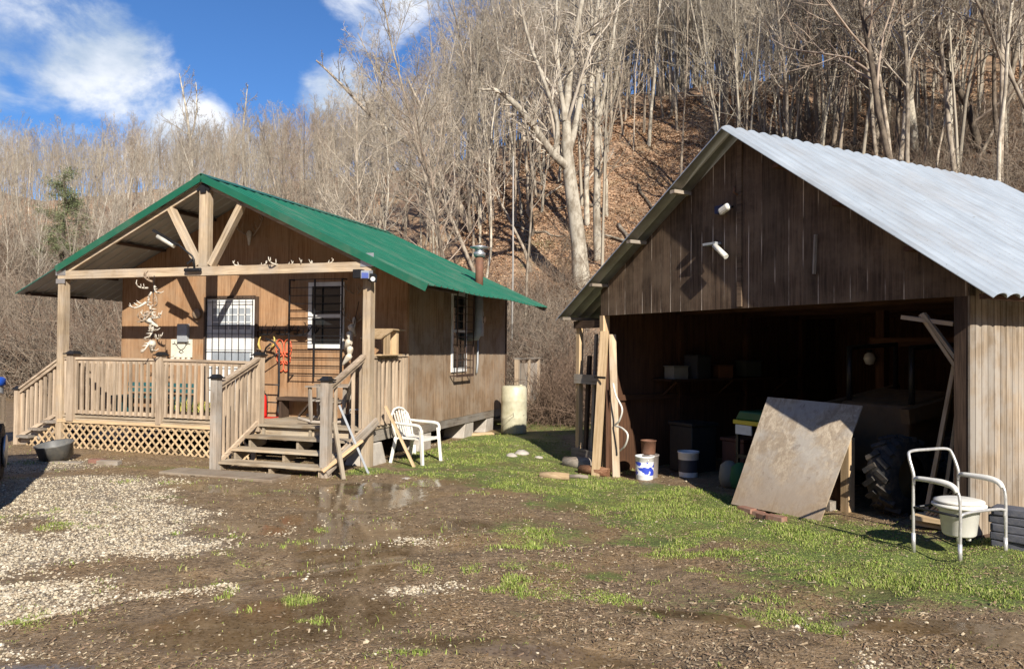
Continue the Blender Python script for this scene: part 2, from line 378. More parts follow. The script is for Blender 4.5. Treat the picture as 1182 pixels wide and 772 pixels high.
def covers(x, y):
    r = np.hypot(x, y); ph = np.degrees(np.arctan2(x, y)); b = np.interp(ph, PH, BASE)
    gv = blobs(x, y, GRAVEL); gs = blobs(x, y, GRASS); wt = blobs(x, y, WET)
    li = sstep(-2.5, 1.5, r - b)
    meadow = sstep(-5, -3, x) * sstep(14.0, 16.5, y) * (1 - li) * .6
    gs = np.maximum(gs, meadow)
    back = (1 - sstep(-2, 2, y)) * (1 - li) * .6 * (fbm(x * .2, y * .2, 3, 5))
    gs = np.maximum(gs, back)
    dx = x - GX; dy = y - GY
    gu = dx * math.cos(GA) + dy * math.sin(GA); gvv = -dx * math.sin(GA) + dy * math.cos(GA)
    ing = sstep(-.1, .25, gvv) * sstep(-.1, .1, gu) * (1 - sstep(5.5, 5.8, gu)) * (1 - sstep(5.3, 5.6, gvv))
    cu = (x - CX) * math.cos(CA) + (y - CY) * math.sin(CA); cv = -(x - CX) * math.sin(CA) + (y - CY) * math.cos(CA)
    inc = sstep(0, .3, cu) * (1 - sstep(5.7, 6.1, cu)) * sstep(-.1, .2, cv) * (1 - sstep(6, 6.5, cv))
    stairs = sstep(4, 4.1, cu) * (1 - sstep(5.8, 6.0, cu)) * sstep(-1.6, -1.5, cv) * (1 - sstep(-.1, 0, cv))
    k = (1 - ing) * (1 - inc) * (1 - stairs)
    return gv * k, gs * k, wt, li

def npmesh(name, V, Fq, mats, smooth=False, tint=None, tri=False):
    me = bpy.data.meshes.new(name); n = 3 if tri else 4
    V = np.ascontiguousarray(V, np.float32); Fq = np.ascontiguousarray(Fq, np.int32)
    me.vertices.add(len(V)); me.vertices.foreach_set('co', V.ravel())
    me.loops.add(Fq.size); me.loops.foreach_set('vertex_index', Fq.ravel())
    me.polygons.add(len(Fq)); me.polygons.foreach_set('loop_start', np.arange(0, Fq.size, n, dtype=np.int32))
    me.polygons.foreach_set('use_smooth', np.full(len(Fq), smooth))
    for m in (mats if isinstance(mats, (list, tuple)) else [mats]): me.materials.append(m)
    me.update(calc_edges=True)
    if tint is not None:
        a = me.color_attributes.new('tint', 'FLOAT_COLOR', 'POINT')
        c = np.ones((len(V), 4), np.float32); c[:, :3] = tint; a.data.foreach_set('color', c.ravel())
    me.validate()
    return me

def ground_material():
    m, t, b = newmat('ground_soil')
    geo = t.node('ShaderNodeNewGeometry'); o = geo.outputs['Position']
    def att(n):
        a = t.node('ShaderNodeAttribute'); a.attribute_name = n; return a.outputs['Fac']
    gv, gs, wt, li = att('gravel'), att('grass'), att('wet'), att('litter')
    n1 = t.noise(o, 1.3, 5, .6); n2 = t.noise(o, 7, 5, .65); n3 = t.noise(o, 38, 4, .65); n4 = t.noise(o, 120, 3, .6)
    mud = t.mix(t.maprange(n2, .3, .7), (.145, .095, .047), (.29, .20, .112))
    mud = t.mix(t.math('MULTIPLY', t.maprange(n1, .45, .65), .55), mud, (.29, .185, .085))
    mud = t.mix(t.math('MULTIPLY', t.maprange(n3, .52, .68), .7), mud, (.33, .25, .17))
    mud = t.mix(t.math('MULTIPLY', t.maprange(n3, .48, .34), .7), mud, (.045, .030, .018))
    def edge(a, lo=.25, hi=.75, k=.9):
        return t.maprange(t.math('ADD', a, t.math('MULTIPLY', t.math('SUBTRACT', t.math('ADD', t.math('MULTIPLY', n2, .6), t.math('MULTIPLY', n3, .4)), .5), k * 1.8)), lo, hi)
    # stones: cells with dark joints
    vo = t.node('ShaderNodeTexVoronoi'); t.l.new(o, vo.inputs['Vector']); vo.inputs['Scale'].default_value = 55
    st = t.mix(t.maprange(vo.outputs['Distance'], .25, .65), (.46, .39, .29), (.22, .17, .115))
    vc = t.node('ShaderNodeSeparateColor'); t.l.new(vo.outputs['Color'], vc.inputs[0])
    st = t.hsv(st, t.maprange(vc.outputs[0], 0., 1., .6, 1.2, False))
    col = t.mix(edge(gv, .30, .95, 1.3), mud, st)
    gcol = t.mix(t.maprange(n3, .35, .65), (.06, .085, .018), (.19, .24, .055))
    gcol = t.mix(t.maprange(n1, .4, .7), gcol, (.15, .13, .05))
    col = t.mix(edge(gs, .42, .7), col, gcol)
    # hillside leaf litter
    l1 = t.mix(t.maprange(t.noise(o, 5, 6, .7), .35, .65), (.20, .12, .072), (.46, .30, .185))
    l1 = t.mix(t.math('MULTIPLY', t.maprange(t.noise(o, .6, 4, .6), .48, .66), .6), l1, (.30, .22, .13))
    l1 = t.mix(t.math('MULTIPLY', t.maprange(t.noise(o, .35, 4, .6), .60, .72), .6), l1, (.10, .10, .035))
    l1 = t.mix(t.maprange(t.noise(o, 2.2, 6, .75), .42, .33), l1, (.08, .052, .036))
    col = t.mix(li, col, l1)
    wet = t.math('MULTIPLY', edge(wt, .36, .60, .55), t.math('SUBTRACT', 1., li))
    col = t.hsv(col, t.maprange(wet, 0., 1., 1., .6, False))
    t.l.new(col, b.inputs['Base Color'])
    damp = t.math('MULTIPLY', t.maprange(n1, .4, .62, .35, 1.), t.math('SUBTRACT', 1., li))
    t.l.new(t.mix(wet, t.mix(damp, (.92, .92, .92), (.5, .5, .5)), (.07, .07, .07)), b.inputs['Roughness'])
    b.inputs['Specular IOR Level'].default_value = .45
    h = t.math('ADD', t.math('MULTIPLY', n2, 1.2), t.math('ADD', t.math('MULTIPLY', n3, .6), t.math('MULTIPLY', n4, .25)))
    bn = t.node('ShaderNodeBump'); bn.inputs['Distance'].default_value = .05
    t.l.new(t.maprange(wet, 0., 1., .75, .03, False), bn.inputs['Strength']); t.l.new(h, bn.inputs['Height']); t.l.new(bn.outputs[0], b.inputs['Normal'])
    return m
def build_ground():
    rr = [0.0, .6]; r = 1.2
    while r < 700: rr.append(r); r *= 1.0155 if r < 140 else 1.06
    rr = np.array(rr)
    ang = np.concatenate([np.arange(-180, -42, 3.), np.arange(-42, 42, .25), np.arange(42, 180, 3.)])
    A, Rr = np.meshgrid(np.radians(ang), rr); X = Rr * np.sin(A); Y = Rr * np.cos(A)
    Z = height(X, Y)
    nr, na = X.shape
    V = np.stack([X, Y, Z], -1).reshape(-1, 3)
    i, j = np.meshgrid(np.arange(nr - 1), np.arange(na), indexing='ij'); j2 = (j + 1) % na
    Fq = np.stack([i * na + j, i * na + j2, (i + 1) * na + j2, (i + 1) * na + j], -1).reshape(-1, 4)[:, ::-1]
    Fq = Fq[na:]    # drop the fan of zero-size faces at the centre
    V[:na, :2] *= 0
    me = npmesh('ground', V, Fq, ground_material(), True)
    cv = covers(V[:, 0], V[:, 1])
    for nme, c in zip(('gravel', 'grass', 'wet', 'litter'), cv):
        a = me.attributes.new(nme, 'FLOAT', 'POINT'); a.data.foreach_set('value', c.astype(np.float32))
    o = bpy.data.objects.new('ground', me); COL.objects.link(o); tag(o, kind='structure')
build_ground()
def patch_ground():      # closes the small hole right under the camera
    m = bpy.data.materials['ground_soil']
    mb = MB(); n = 24
    vs = [(0, 0, hz(0, 0))] + [(.62 * math.sin(2 * math.pi * i / n), .62 * math.cos(2 * math.pi * i / n), hz(0, 0) - .004) for i in range(n)]
    mb.add(vs, [(0, 1 + (i + 1) % n, 1 + i) for i in range(n)])
    tag(obj('ground', mb, m), kind='structure')
patch_ground()

# ------------------------------------------------------------------ CABIN
W, DP, L = 5.97, 1.27, 5.006
RZ, EZ, ES, OV = 3.93, 2.10, 1.0, .12
BK = DP + L
cab = empty('cabin', (CX, CY, ZF), CA, 'brown plywood cabin on piers with green metal gable roof and front porch', 'cabin')
def roofz(u, r=RZ, e=EZ, mid=W / 2, half=W / 2 + ES): return r - (r - e) * abs(u - mid) / half
def corrug(mb, u0, z0, u1, z1, v0, v1, pitch, amp, th=.006, mid_n=4, ribbed=True, top=0, bot=1):
    """corrugated sheet from the line (u0,z0) down to (u1,z1), ribs running down the slope"""
    n = int((v1 - v0) / pitch * (8 if not ribbed else 1)) + 1
    prof = []
    if ribbed:
        k = int((v1 - v0) / pitch)
        for i in range(k + 1):
            c = v0 + i * pitch
            for dv, h in ((0, 0), (.018, amp), (.04, amp), (.058, 0)):
                if c + dv < v1: prof.append((c + dv, h))
        prof.append((v1, 0))
    else:
        k = int((v1 - v0) / pitch * 8)
        for i in range(k + 1):
            v = v0 + (v1 - v0) * i / k; prof.append((v, amp * abs(math.sin(math.pi * (v - v0) / pitch)) ** .5))
    sl = Vector((u1 - u0, 0, z1 - z0)); Ls = sl.length; sl.normalize()
    nr = Vector((-sl.z, 0, sl.x)); nr = nr if nr.z > 0 else -nr
    rng = random.Random(int(v0 * 100) + int(u1 * 10))
    K = len(prof); M = mid_n; vs = []
    for j in range(M + 1):
        f = j / M
        for v, h in prof:
            sag = .012 * math.sin(v * 2.1 + u1) * f
            base = Vector((u0, v, z0)) + sl * (Ls * f) + nr * (h + sag)
            vs.append(base)
    for j in range(M + 1):
        for i in range(K): vs.append(vs[j * K + i] - nr * th)
    o2 = (M + 1) * K
    ft = [(j * K + i, j * K + i + 1, (j + 1) * K + i + 1, (j + 1) * K + i) for j in range(M) for i in range(K - 1)]
    fb = [tuple(x + o2 for x in reversed(f)) for f in ft]
    fe = []
    for i in range(K - 1):
        fe.append((i, i + o2, i + 1 + o2, i + 1)); a = M * K + i; fe.append((a, a + 1, a + 1 + o2, a + o2))
    for j in range(M):
        a, c = j * K, (j + 1) * K; fe.append((a, c, c + o2, a + o2)); a += K - 1; c += K - 1; fe.append((a, a + o2, c + o2, c))
    k0 = len(mb.v); mb.v += [tuple(v) for v in vs]
    for f, mi in [(x, top) for x in ft] + [(x, bot) for x in fb] + [(x, top) for x in fe]:
        mb.f.append(tuple(i + k0 for i in f)); mb.mi.append(mi); mb.sm.append(False)
def mesh_raw(mb, name, mats):
    me = bpy.data.meshes.new(name); me.from_pydata(mb.v, [], mb.f)
    for m in mats: me.materials.append(m)
    me.polygons.foreach_set('material_index', mb.mi); me.update(); return me
M_green = plain('green_roof_paint', (.008, .105, .06), .42, .0, var=.1, nscale=2, dirt=(.02, .10, .065), dirtamt=.4, bmp=.05)
def streak_roof(m, k=.35, col=(.16, .17, .13)):
    t = NT(m.node_tree); b = t.n['Principled BSDF']; src = b.inputs['Base Color'].links[0].from_socket
    o = t.node('ShaderNodeTexCoord').outputs['Object']
    a = t.maprange(t.noise(t.scalev(o, (.7, 9, .7)), 1, 5, .7), .48, .72)
    c = t.mix(t.math('MULTIPLY', a, k), src, col)
    sp_ = t.maprange(t.noise(o, 26, 3, .6), .66, .74)
    c = t.mix(t.math('MULTIPLY', sp_, .5), c, (.12, .09, .05)); t.l.new(c, b.inputs['Base Color'])
streak_roof(M_green)
M_under = plain('roof_underside', (.40, .39, .35), .6, .0, var=.12, nscale=3)
mb = MB()
corrug(mb, W / 2, RZ, -ES, EZ, -OV, BK - .06, .2286, .022)
corrug(mb, W / 2, RZ, W + ES, EZ, -OV, BK - .06, .2286, .022)
roof = obj('roof', mesh_raw(mb, 'roof', [M_green, M_under]), None, cab)
mb = MB()
for s in (-1, 1):
    mb.beam((W / 2, -OV + .0, RZ + .03), (W / 2 + s * .16, -OV, RZ - .035), .012, 0.001)
mb.prism([(W / 2 - .17, RZ - .045), (W / 2, RZ + .04), (W / 2 + .17, RZ - .045), (W / 2, RZ + .028)], -OV - .02, BK - .04)
obj('ridge_cap', mb, M_green, roof)
for s in (-1, 1):    # green rake trim, wood rake rafter behind it
    ue = W / 2 + s * (W / 2 + (ES if s > 0 else .05)); ze = roofz(ue)
    sl = Vector((ue - W / 2, 0, ze - RZ)).normalized()
    mb = MB().beam((W / 2, -OV - .012, RZ - .035), (ue, -OV - .012, ze - .035), .012, .11)
    obj('rake_trim', mb, M_green, roof)
    ue = W / 2 + s * (W / 2 + .02); ze = roofz(ue)
    obj('rake_rafter', MB().beam((W / 2, -.02, RZ - .115), (ue, -.02, ze - .115), .04, .09), W_post('x'), cab)
for s in (-1, 1):
    for f in (.22, .5, .78, .97):
        u = W / 2 + s * (W / 2 + ES) * f; z = roofz(u) - .035
        obj('purlin', MB().box(u - .045, u + .045, .02, DP - .02, z - .045, z), W_dark('y'), roof)
for v in (BK - .1,):
    for s in (-1, 1):
        obj('rafter', MB().beam((W / 2, v, RZ - .06), (W / 2 + s * (W / 2 + ES - .05), v, EZ - .03), .04, .09), W_grey('x'), roof)
# walls
mb = MB().prism([(0, -.12), (W, -.12), (W, roofz(W) - .03), (W / 2, RZ - .03), (0, roofz(0) - .03)], DP, DP + .08)
wall_f = obj('front_wall', mb, W_cab('z', 0), cab)
mb = MB().prism([(0, -.12), (W, -.12), (W, roofz(W) - .03), (W / 2, RZ - .03), (0, roofz(0) - .03)], BK - .08, BK)
obj('back_wall', mb, W_cab('z', 0), cab)
mb = MB()
for a, b_ in ((DP + .083, 2.75), (2.754, 4.10), (4.104, BK - .083)):
    mb.box(W - .07, W + (.0 if a != 2.754 else .004), a, b_, -.12, roofz(W) - .035)
wall_r = obj('side_wall', mb, W_side(), cab)
obj('side_wall', MB().box(0, .07, DP + .083, BK - .083, -.12, roofz(0) - .035), W_side(), cab)
obj('corner_trim', MB().box(W - .02, W + .015, BK - .07, BK + .012, -.12, roofz(W) - .06), W_dark('z'), cab)
# floor and rims
mb = MB()
nb = 10
for i in range(nb):
    v0 = -.04 + i * (DP + .04) / nb; mb.box(-.02, W + .02, v0, v0 + (DP + .04) / nb - .008, -.035, 0)
obj('porch_floor', mb, W_deck('x'), cab)
obj('floor', MB().box(.02, W - .02, DP + .1, BK - .02, -.12, -.02), W_dark('x'), cab)
obj('rim_joist', MB().box(0, W, -.02, .02, -.19, -.037), W_deck('x'), cab)
obj('rim_joist', MB().box(W - .04, W + .0, .04, DP, -.22, -.037), W_grey('y'), cab)
obj('rim_joist', MB().box(W - .04, W - .004, DP + .01, BK, -.27, -.122), W_grey('y'), cab)
obj('rim_joist', MB().box(0, .04, .04, BK, -.24, -.123), W_grey('y'), cab)
for u in (1.5, 3.0, 4.5): obj('joist', MB().box(u - .03, u + .03, .05, BK - .05, -.26, -.125), W_dark('y'), cab)
# porch frame
for u, zb in ((-.0, -ZF), (W, -ZF)):
    o = obj('post', MB().box(u - .065, u + .065, -.065, .065, zb - .1, 2.33), W_post('z'), cab)
obj('beam', MB().box(-.07, W + .07, -.07, .06, 2.335, 2.475), W_post('x'), cab)
obj('king_post', MB().box(W / 2 - .085, W / 2 + .085, -.062, .06, 2.48, 3.74), W_post('z'), cab)
for s in (-1, 1):
    plank('brace', (W / 2 + s * .12, 0, 2.5), (W / 2 + s * .70, 0, 3.46), .11, .10, W_post('z'), cab)
obj('ridge_bracket', MB().beam((W / 2 - .12, -.075, 3.70), (W / 2, -.075, 3.80), .02, .05).beam((W / 2 + .12, -.075, 3.70), (W / 2, -.075, 3.80), .02, .05).box(W / 2 - .05, W / 2 + .05, -.09, -.064, 3.66, 3.80), M_black, cab)
for u in (0, W):
    s = -1 if u == 0 else 1
    obj('metal_bracket', MB().box(u - .11, u + .11, -.078, -.071, 2.40, 2.60).box(u - .10, u + .10, -.08, -.0705, 2.26, 2.34), M_galv, cab)
# piers
for u, v in ((W - .12, .25), (W - .22, 2.1), (W - .22, 4.15), (W - .22, 5.35), (.3, 2.2), (.3, 4.2), (3, 2.2), (3, 4.2)):
    x, y = Cw(u, v); g = hz(x, y) - ZF
    mb = MB()
    b0, b1, hh = (.30, .16, -.24) if v < 1 else (.28, .22, -.27)
    vs = [(u - b0, v - b0, g - .1), (u + b0 * .6, v - b0, g - .1), (u + b0 * .6, v + b0, g - .1), (u - b0, v + b0, g - .1), (u - b1, v - b1, hh), (u + b1 * .9, v - b1, hh), (u + b1 * .9, v + b1, hh), (u - b1, v + b1, hh)]
    mb.add(vs, [(0, 3, 2, 1), (4, 5, 6, 7), (0, 1, 5, 4), (1, 2, 6, 5), (2, 3, 7, 6), (3, 0, 4, 7)])
    obj('pier', mb, M_conc, cab, bev=.015)
# lattice skirt
def lattice(mb, u0, u1, zb, zt, v, left_low=None, pitch=.155, wd=.032):
    H = zt - zb
    for d in (1, -1):
        k = int((u1 - u0 + H) / pitch) + 2
        for i in range(-2, k):
            # line: u = c + d*(z - zb)
            c = u0 - H + i * pitch if d > 0 else u0 + i * pitch
            za, zc = zb, zt
            if d > 0:
                za = max(za, zb + (u0 - c)); zc = min(zc, zb + (u1 - c))
            else:
                za = max(za, zb + (c - u1)); zc = min(zc, zb + (c - u0))
            if left_low:      # clip under the stair slope: z < f(u)
                def top(u): return zt if u > left_low else zt - (left_low - u) * .62
                zz = za
                while zz < zc and zz < top(c + d * (zz - zb)): zz += .01
                zc = min(zc, zz)
            if zc - za < .05: continue
            y = v + (.006 if d > 0 else -.006)
            mb.beam((c + d * (za - zb), y, za), (c + d * (zc - zb), y, zc), .008, wd, mi=0)
lat = MB(); lattice(lat, -.85, 3.98, -ZF - .02, -.12, -.045, left_low=-.05)
lo = obj('lattice', lat, W_lat('z'), cab)
obj('lattice_frame', MB().box(-.02, 3.98, -.075, -.055, -.125, -.075).box(3.96, 4.04, -.06, -.03, -ZF, -.12), W_lat('x'), lo)
# railings: part > rails and balusters
def railing(name, a, b, ztop, zbot, step=.115, cap=True, mat=W_rail):
    """a,b = (u,v) ends; ztop/zbot pairs of heights at a and b"""
    a = Vector((*a, 0)); b = Vector((*b, 0)); Ld = (b - a).length
    ax = 'x' if abs(b.x - a.x) > abs(b.y - a.y) else 'y'
    rail = MB()
    pa = a + Vector((0, 0, ztop[0])); pb = b + Vector((0, 0, ztop[1]))
    if cap: rail.beam(pa, pb, .085 if ax else .085, .035)
    rail.beam(a + Vector((0, 0, ztop[0] - .047)), b + Vector((0, 0, ztop[1] - .047)), .035, .062)
    ro = obj(name, rail, mat(ax), cab)
    obj('bottom_rail', MB().beam(a + Vector((0, 0, zbot[0])), b + Vector((0, 0, zbot[1])), .035, .06), mat(ax), ro)
    n = max(2, int(Ld / step)); dirv = (b - a).normalized(); nrm = Vector((dirv.y, -dirv.x, 0))
    for i in range(n):
        f = (i + .5) / n; p = a.lerp(b, f); z0 = zbot[0] + (zbot[1] - zbot[0]) * f - .03; z1 = ztop[0] + (ztop[1] - ztop[0]) * f - .035
        q = p + nrm * .036
        j = random.uniform(-.006, .006)
        o = obj('baluster', MB().box(-.019, .019, -.019, .019, 0, z1 - z0 + random.uniform(-.01, .0)), mat('z'), ro, loc=(q.x + j, q.y, z0), rot=(random.uniform(-.01, .01), random.uniform(-.012, .012), CA * 0 + math.atan2(dirv.y, dirv.x)))
    return ro
railing('railing', (.09, -.01), (2.08, -.01), (.97, .97), (.06, .06))
railing('railing', (2.22, -.01), (4.0, -.01), (.97, .95), (.06, .05))
railing('railing', (W + .01, .1), (W + .01, DP - .03), (1.06, 1.08), (.05, .05), step=.11)
railing('railing', (.0, .1), (.0, DP - .05), (.97, .97), (.06, .06))
railing('stair_rail', (-.07, -.0), (-1.0, -.0), (.95, .40), (.02, -.44), step=.1)
def newel(u, v, z0, z1, w=.10, mat=None):
    o = obj('newel_post', MB().box(u - w / 2, u + w / 2, v - w / 2, v + w / 2, z0, z1), mat or W_rail('z'), cab)
    cp = MB()
    cp.box(u - w * .78, u + w * .78, v - w * .78, v + w * .78, z1, z1 + .02)
    k = w * .62
    cp.add([(u - k, v - k, z1 + .02), (u + k, v - k, z1 + .02), (u + k, v + k, z1 + .02), (u - k, v + k, z1 + .02), (u - k * .55, v - k * .55, z1 + .06), (u + k * .55, v - k * .55, z1 + .06), (u + k * .55, v + k * .55, z1 + .06), (u - k * .55, v + k * .55, z1 + .06)],
           [(0, 3, 2, 1), (4, 5, 6, 7), (0, 1, 5, 4), (1, 2, 6, 5), (2, 3, 7, 6), (3, 0, 4, 7)])
    obj('post_cap', cp, M_black, o)
newel(.27, -.02, -.1, 1.04, .15); newel(2.15, -.02, -.1, 1.04, .11); newel(4.06, -.02, -.12, 1.06, .12)
newel(4.13, -1.08, -ZF - .08, .74, .11, W_grey('z')); newel(5.88, -.98, -ZF - .08, .74, .12, W_grey('z'))
newel(-1.02, 0, -ZF - .05, .40, .09)
obj('newel_post', MB().box(W - .14, W - .07, -.02, .05, -.1, 1.08), W_rail('z'), cab)
railing('stair_rail', (4.08, -.07), (4.14, -1.03), (1.02, .66), (.02, -.47), step=.105)
railing('stair_rail', (5.93, -.06), (5.90, -.95), (1.08, .66), (-.02, -.40), step=.9)
# front stairs
SP = [(0, -.04), (0, -.30), (-1.02, -ZF - .02), (-1.04, -ZF - .02), (-1.04, -ZF + .09), (-.72, -ZF + .09), (-.72, -ZF + .235), (-.38, -ZF + .235), (-.38, -ZF + .385), (-.06, -ZF + .385), (-.06, -.04)]
st = obj('stairs', MB().prism(SP, 4.16, 4.20, 'x'), W_deck('y'), cab)
for u in (5.0, 5.80): obj('stringer', MB().prism(SP, u, u + .04, 'x'), W_deck('y'), st)
for v, z in ((-1.08, -ZF + .095), (-.76, -ZF + .24), (-.43, -ZF + .39)):
    obj('tread', MB().box(4.10, 5.86, v, v + .14, z, z + .036).box(4.10, 5.86, v + .147, v + .29, z, z + .034), W_deck('x'), st)
obj('tread', MB().box(4.12, 5.90, -.10, -.045, -.033, .003), W_deck('x'), st)
# side stairs, leading off the left end
SP = [(0, -.04), (0, -.3), (-1.0, -ZF - .03), (-1.12, -ZF - .03), (-1.12, -ZF + .07), (-.72, -.34), (-.4, -.2), (-.1, -.04)]
ss = obj('stairs', MB().prism(SP, .02, .06, 'y'), W_grey('x'), cab)
obj('stringer', MB().prism(SP, 1.1, 1.14, 'y'), W_grey('x'), ss)
for u, z in ((-.34, -.15), (-.62, -.29), (-.90, -.43)):
    obj('tread', MB().box(u, u + .29, -.13, 1.15, z, z + .04), W_grey('y'), ss)
# door with bars
door = obj('door', MB().box(1.98, 3.02, DP - .02, DP, -.0, 2.05).box(2.10, 2.94, DP - .028, DP - .02, 1.1, 1.92, 0), M_white, cab)
obj('door_frame', MB().box(1.93, 1.98, DP - .05, DP - .001, 0, 2.08).box(3.02, 3.08, DP - .05, DP - .001, 0, 2.08).box(1.98, 3.02, DP - .05, DP - .021, 2.05, 2.10), W_dark('z'), door)
mb = MB()
for i in range(8): mb.box(2.0 + i * .142, 2.007 + i * .142, DP - .085, DP - .073, .03, 2.02)
for z in (.04, .45, .84, 1.13, 1.42, 1.56, 1.98): mb.box(1.99, 3.01, DP - .084, DP - .074, z, z + .010)
obj('security_bars', mb, M_black, door)
for za, zb_ in ((1.50, 1.88), (.86, 1.08)): obj('pane', MB().box(2.12, 2.92, DP - .034, DP - .029, za, zb_), bpy.data.materials.get('door_pane') or plain('door_pane', (.30, .33, .36), .12, bmp=0), door)
mb = MB()
for z in (1.62, 1.75): mb.box(2.10, 2.94, DP - .04, DP - .035, z, z + .02)
for k, u in enumerate((2.25, 2.45, 2.65, 2.8)): mb.box(u, u + .02, DP - .04, DP - .0345, 1.50, 1.88)
obj('muntin', mb, M_white, door)
obj('handle', MB().tube([(2.97, DP - .03, 1.0), (2.97, DP - .075, 1.0), (2.97, DP - .075, .92)], .012), M_black, door)
# front window with cage
win = obj('window', MB().box(4.10, 4.80, DP - .03, DP - .001, 1.17, 1.26).box(4.10, 4.17, DP - .03, DP - .001, 1.26, 2.24).box(4.73, 4.80, DP - .03, DP - .001, 1.26, 2.24).box(4.10, 4.80, DP - .03, DP - .001, 2.24, 2.31).box(4.17, 4.73, DP - .028, DP - .001, 1.70, 1.76), M_white, cab)
for za, zb_ in ((1.26, 1.70), (1.76, 2.24)): obj('pane', MB().box(4.17, 4.73, DP - .012, DP - .002, za, zb_), M_glass, win)
mb = MB()
for u in (3.80, 4.30, 4.83): mb.box(u - .011, u + .011, DP - .15, DP - .128, .69, 2.36)
for i in range(13): z = .70 + i * .137; mb.box(3.79, 4.84, DP - .146, DP - .134, z, z + .012)
for z in (.7, 2.34):
    for u in (3.80, 4.83): mb.box(u - .01, u + .01, DP - .13, DP, z, z + .02)
obj('security_bars', mb, M_black, win)
# side window with cage
swn = obj('window', MB().box(W, W + .03, 3.10, 3.16, .75, 2.27).box(W, W + .03, 3.78, 3.84, .75, 2.27).box(W, W + .03, 3.16, 3.78, .75, .83).box(W, W + .03, 3.16, 3.78, 2.20, 2.27).box(W, W + .028, 3.16, 3.78, 1.5, 1.55), M_white, cab)
for za, zb_ in ((.83, 1.5), (1.55, 2.20)): obj('pane', MB().box(W + .001, W + .012, 3.16, 3.78, za, zb_), M_glass, swn)
mb = MB()
for v in (3.06, 3.47, 3.88): mb.box(W + .14, W + .16, v - .01, v + .01, .66, 2.30)
for i in range(12): z = .67 + i * .147; mb.box(W + .144, W + .156, 3.05, 3.89, z, z + .012)
for v in (3.06, 3.88):
    for z in (.67, 2.28): mb.box(W, W + .14, v - .01, v + .01, z, z + .02)
mb.box(W + .143, W + .157, 3.05, 3.89, .66, .71)
obj('security_bars', mb, plain('rusty_bars', (.06, .035, .025), .6), swn)
# stove pipe
px_, py_ = W + .22, 3.98
sp_ = obj('stove_pipe', MB().tube([(W - .02, py_, 1.42), (W + .18, py_, 1.44), (px_, py_, 1.52), (px_, py_, 2.3)], .085, 14), M_grey, cab)
obj('flue', MB().tube([(px_, py_, 2.28), (px_, py_, 3.02)], .078, 16), M_rust, sp_)
mb = MB().lathe([(.075, 3.0), (.10, 3.0), (.12, 3.05), (.12, 3.08), (.09, 3.1), (.085, 3.16), (.19, 3.18), (.19, 3.195), (.02, 3.235)], (px_, py_, 0), 18)
obj('rain_cap', mb, M_galv, sp_)
# meter cabinets on the side wall
mt = obj('electric_meter', MB().box(W, W + .10, 4.30, 4.58, 1.45, 1.95), M_grey, cab, bev=.01)
obj('meter_dial', MB().tube([(W + .1, 4.44, 1.78), (W + .17, 4.44, 1.78)], .07, 14), M_glass, mt)
obj('conduit', MB().tube([(W + .04, 4.4, 1.45), (W + .04, 4.4, .9), (W + .04, 4.35, .7)], .02, 8), M_grey, mt)
obj('breaker_box', MB().box(1.36, 1.58, DP - .08, DP, 1.27, 1.60), M_grey, cab, bev=.008)
# back deck
bd = obj('back_deck', MB().box(W - 2.0, W + .28, BK + .02, BK + 1.75, -.09, -.05), W_deck('x'), cab)
obj('rim_joist', MB().box(W + .24, W + .28, BK + .02, BK + 1.75, -.25, -.092), W_deck('y'), bd)
obj('rim_joist', MB().box(W - 2.0, W + .24, BK + 1.71, BK + 1.75, -.25, -.092), W_deck('y'), bd)
for v in (BK + .06, BK + .9, BK + 1.70):
    obj('deck_post', MB().box(W + .2, W + .29, v - .05, v + .05, (-.95 if v > BK + 1 else -.2), .95), W_rail('z'), bd)
mb = MB()
for i in range(12):
    v = BK + .12 + i * .137
    mb.box(W + .225, W + .25, v, v + .125, -.04, .86 + random.uniform(-.01, .01))
obj('board_rail', mb, W_grey('z'), bd)
obj('hand_rail', MB().box(W + .18, W + .30, BK + .02, BK + 1.78, .955, .99), W_grey('y'), bd)

# ------------------------------------------------------------------ GARAGE
GW, GD, HL, UA, HA = 5.64, 5.45, 2.29, 2.862, 4.45
ER, EZR, OVG = .384, 2.25, .32
gar = empty('garage', (GX, GY, 0), GA, 'dark weathered board garage with open front and corrugated bare metal roof', 'garage')
def groof(u): return HA - (HA - EZR) * (u - UA) / (GW + ER - UA) if u > UA else HA - (HA - 2.24) * (UA - u) / (UA + .8)
M_metal = plain('bare_roof_metal', (.38, .425, .465), .42, .15, var=.1, nscale=1.5, dirt=(.36, .36, .36), dirtamt=.5, bmp=.03)
streak_roof(M_metal, .45, (.20, .19, .18))
M_mund = plain('roof_metal_underside', (.36, .36, .33), .5, .3, var=.15, nscale=3, dirt=(.2, .17, .12))
mb = MB()
corrug(mb, UA, HA, GW + ER, EZR, -OVG, GD + .2, .20, .05, ribbed=False)
corrug(mb, UA, HA, -.8, 2.24, -OVG, GD + .2, .20, .05, ribbed=False)
groof_o = obj('roof', mesh_raw(mb, 'roof', [M_metal, M_mund]), None, gar)
for f in (.25, .5, .75, .97):
    for s in (1, -1):
        u = UA + (GW + ER - UA) * f if s > 0 else UA - (UA + .78) * f
        z = groof(u) - .03
        obj('purlin', MB().box(u - .045, u + .045, -OVG + .03, GD + .1, z - .05, z - .004), W_grey('y') if s < 0 else W_gin('y'), groof_o)
def gz(u, v): x, y = Gw(u, v); return hz(x, y)
obj('gable_wall', MB().prism([(0, HL), (GW, HL), (GW, groof(GW) - .04), (UA, HA - .05), (0, groof(0) - .04)], 0, .03), W_gar('z'), gar)
obj('header_beam', MB().box(.0, GW, .034, .09, HL + .004, HL + .16), W_dark('x'), gar)
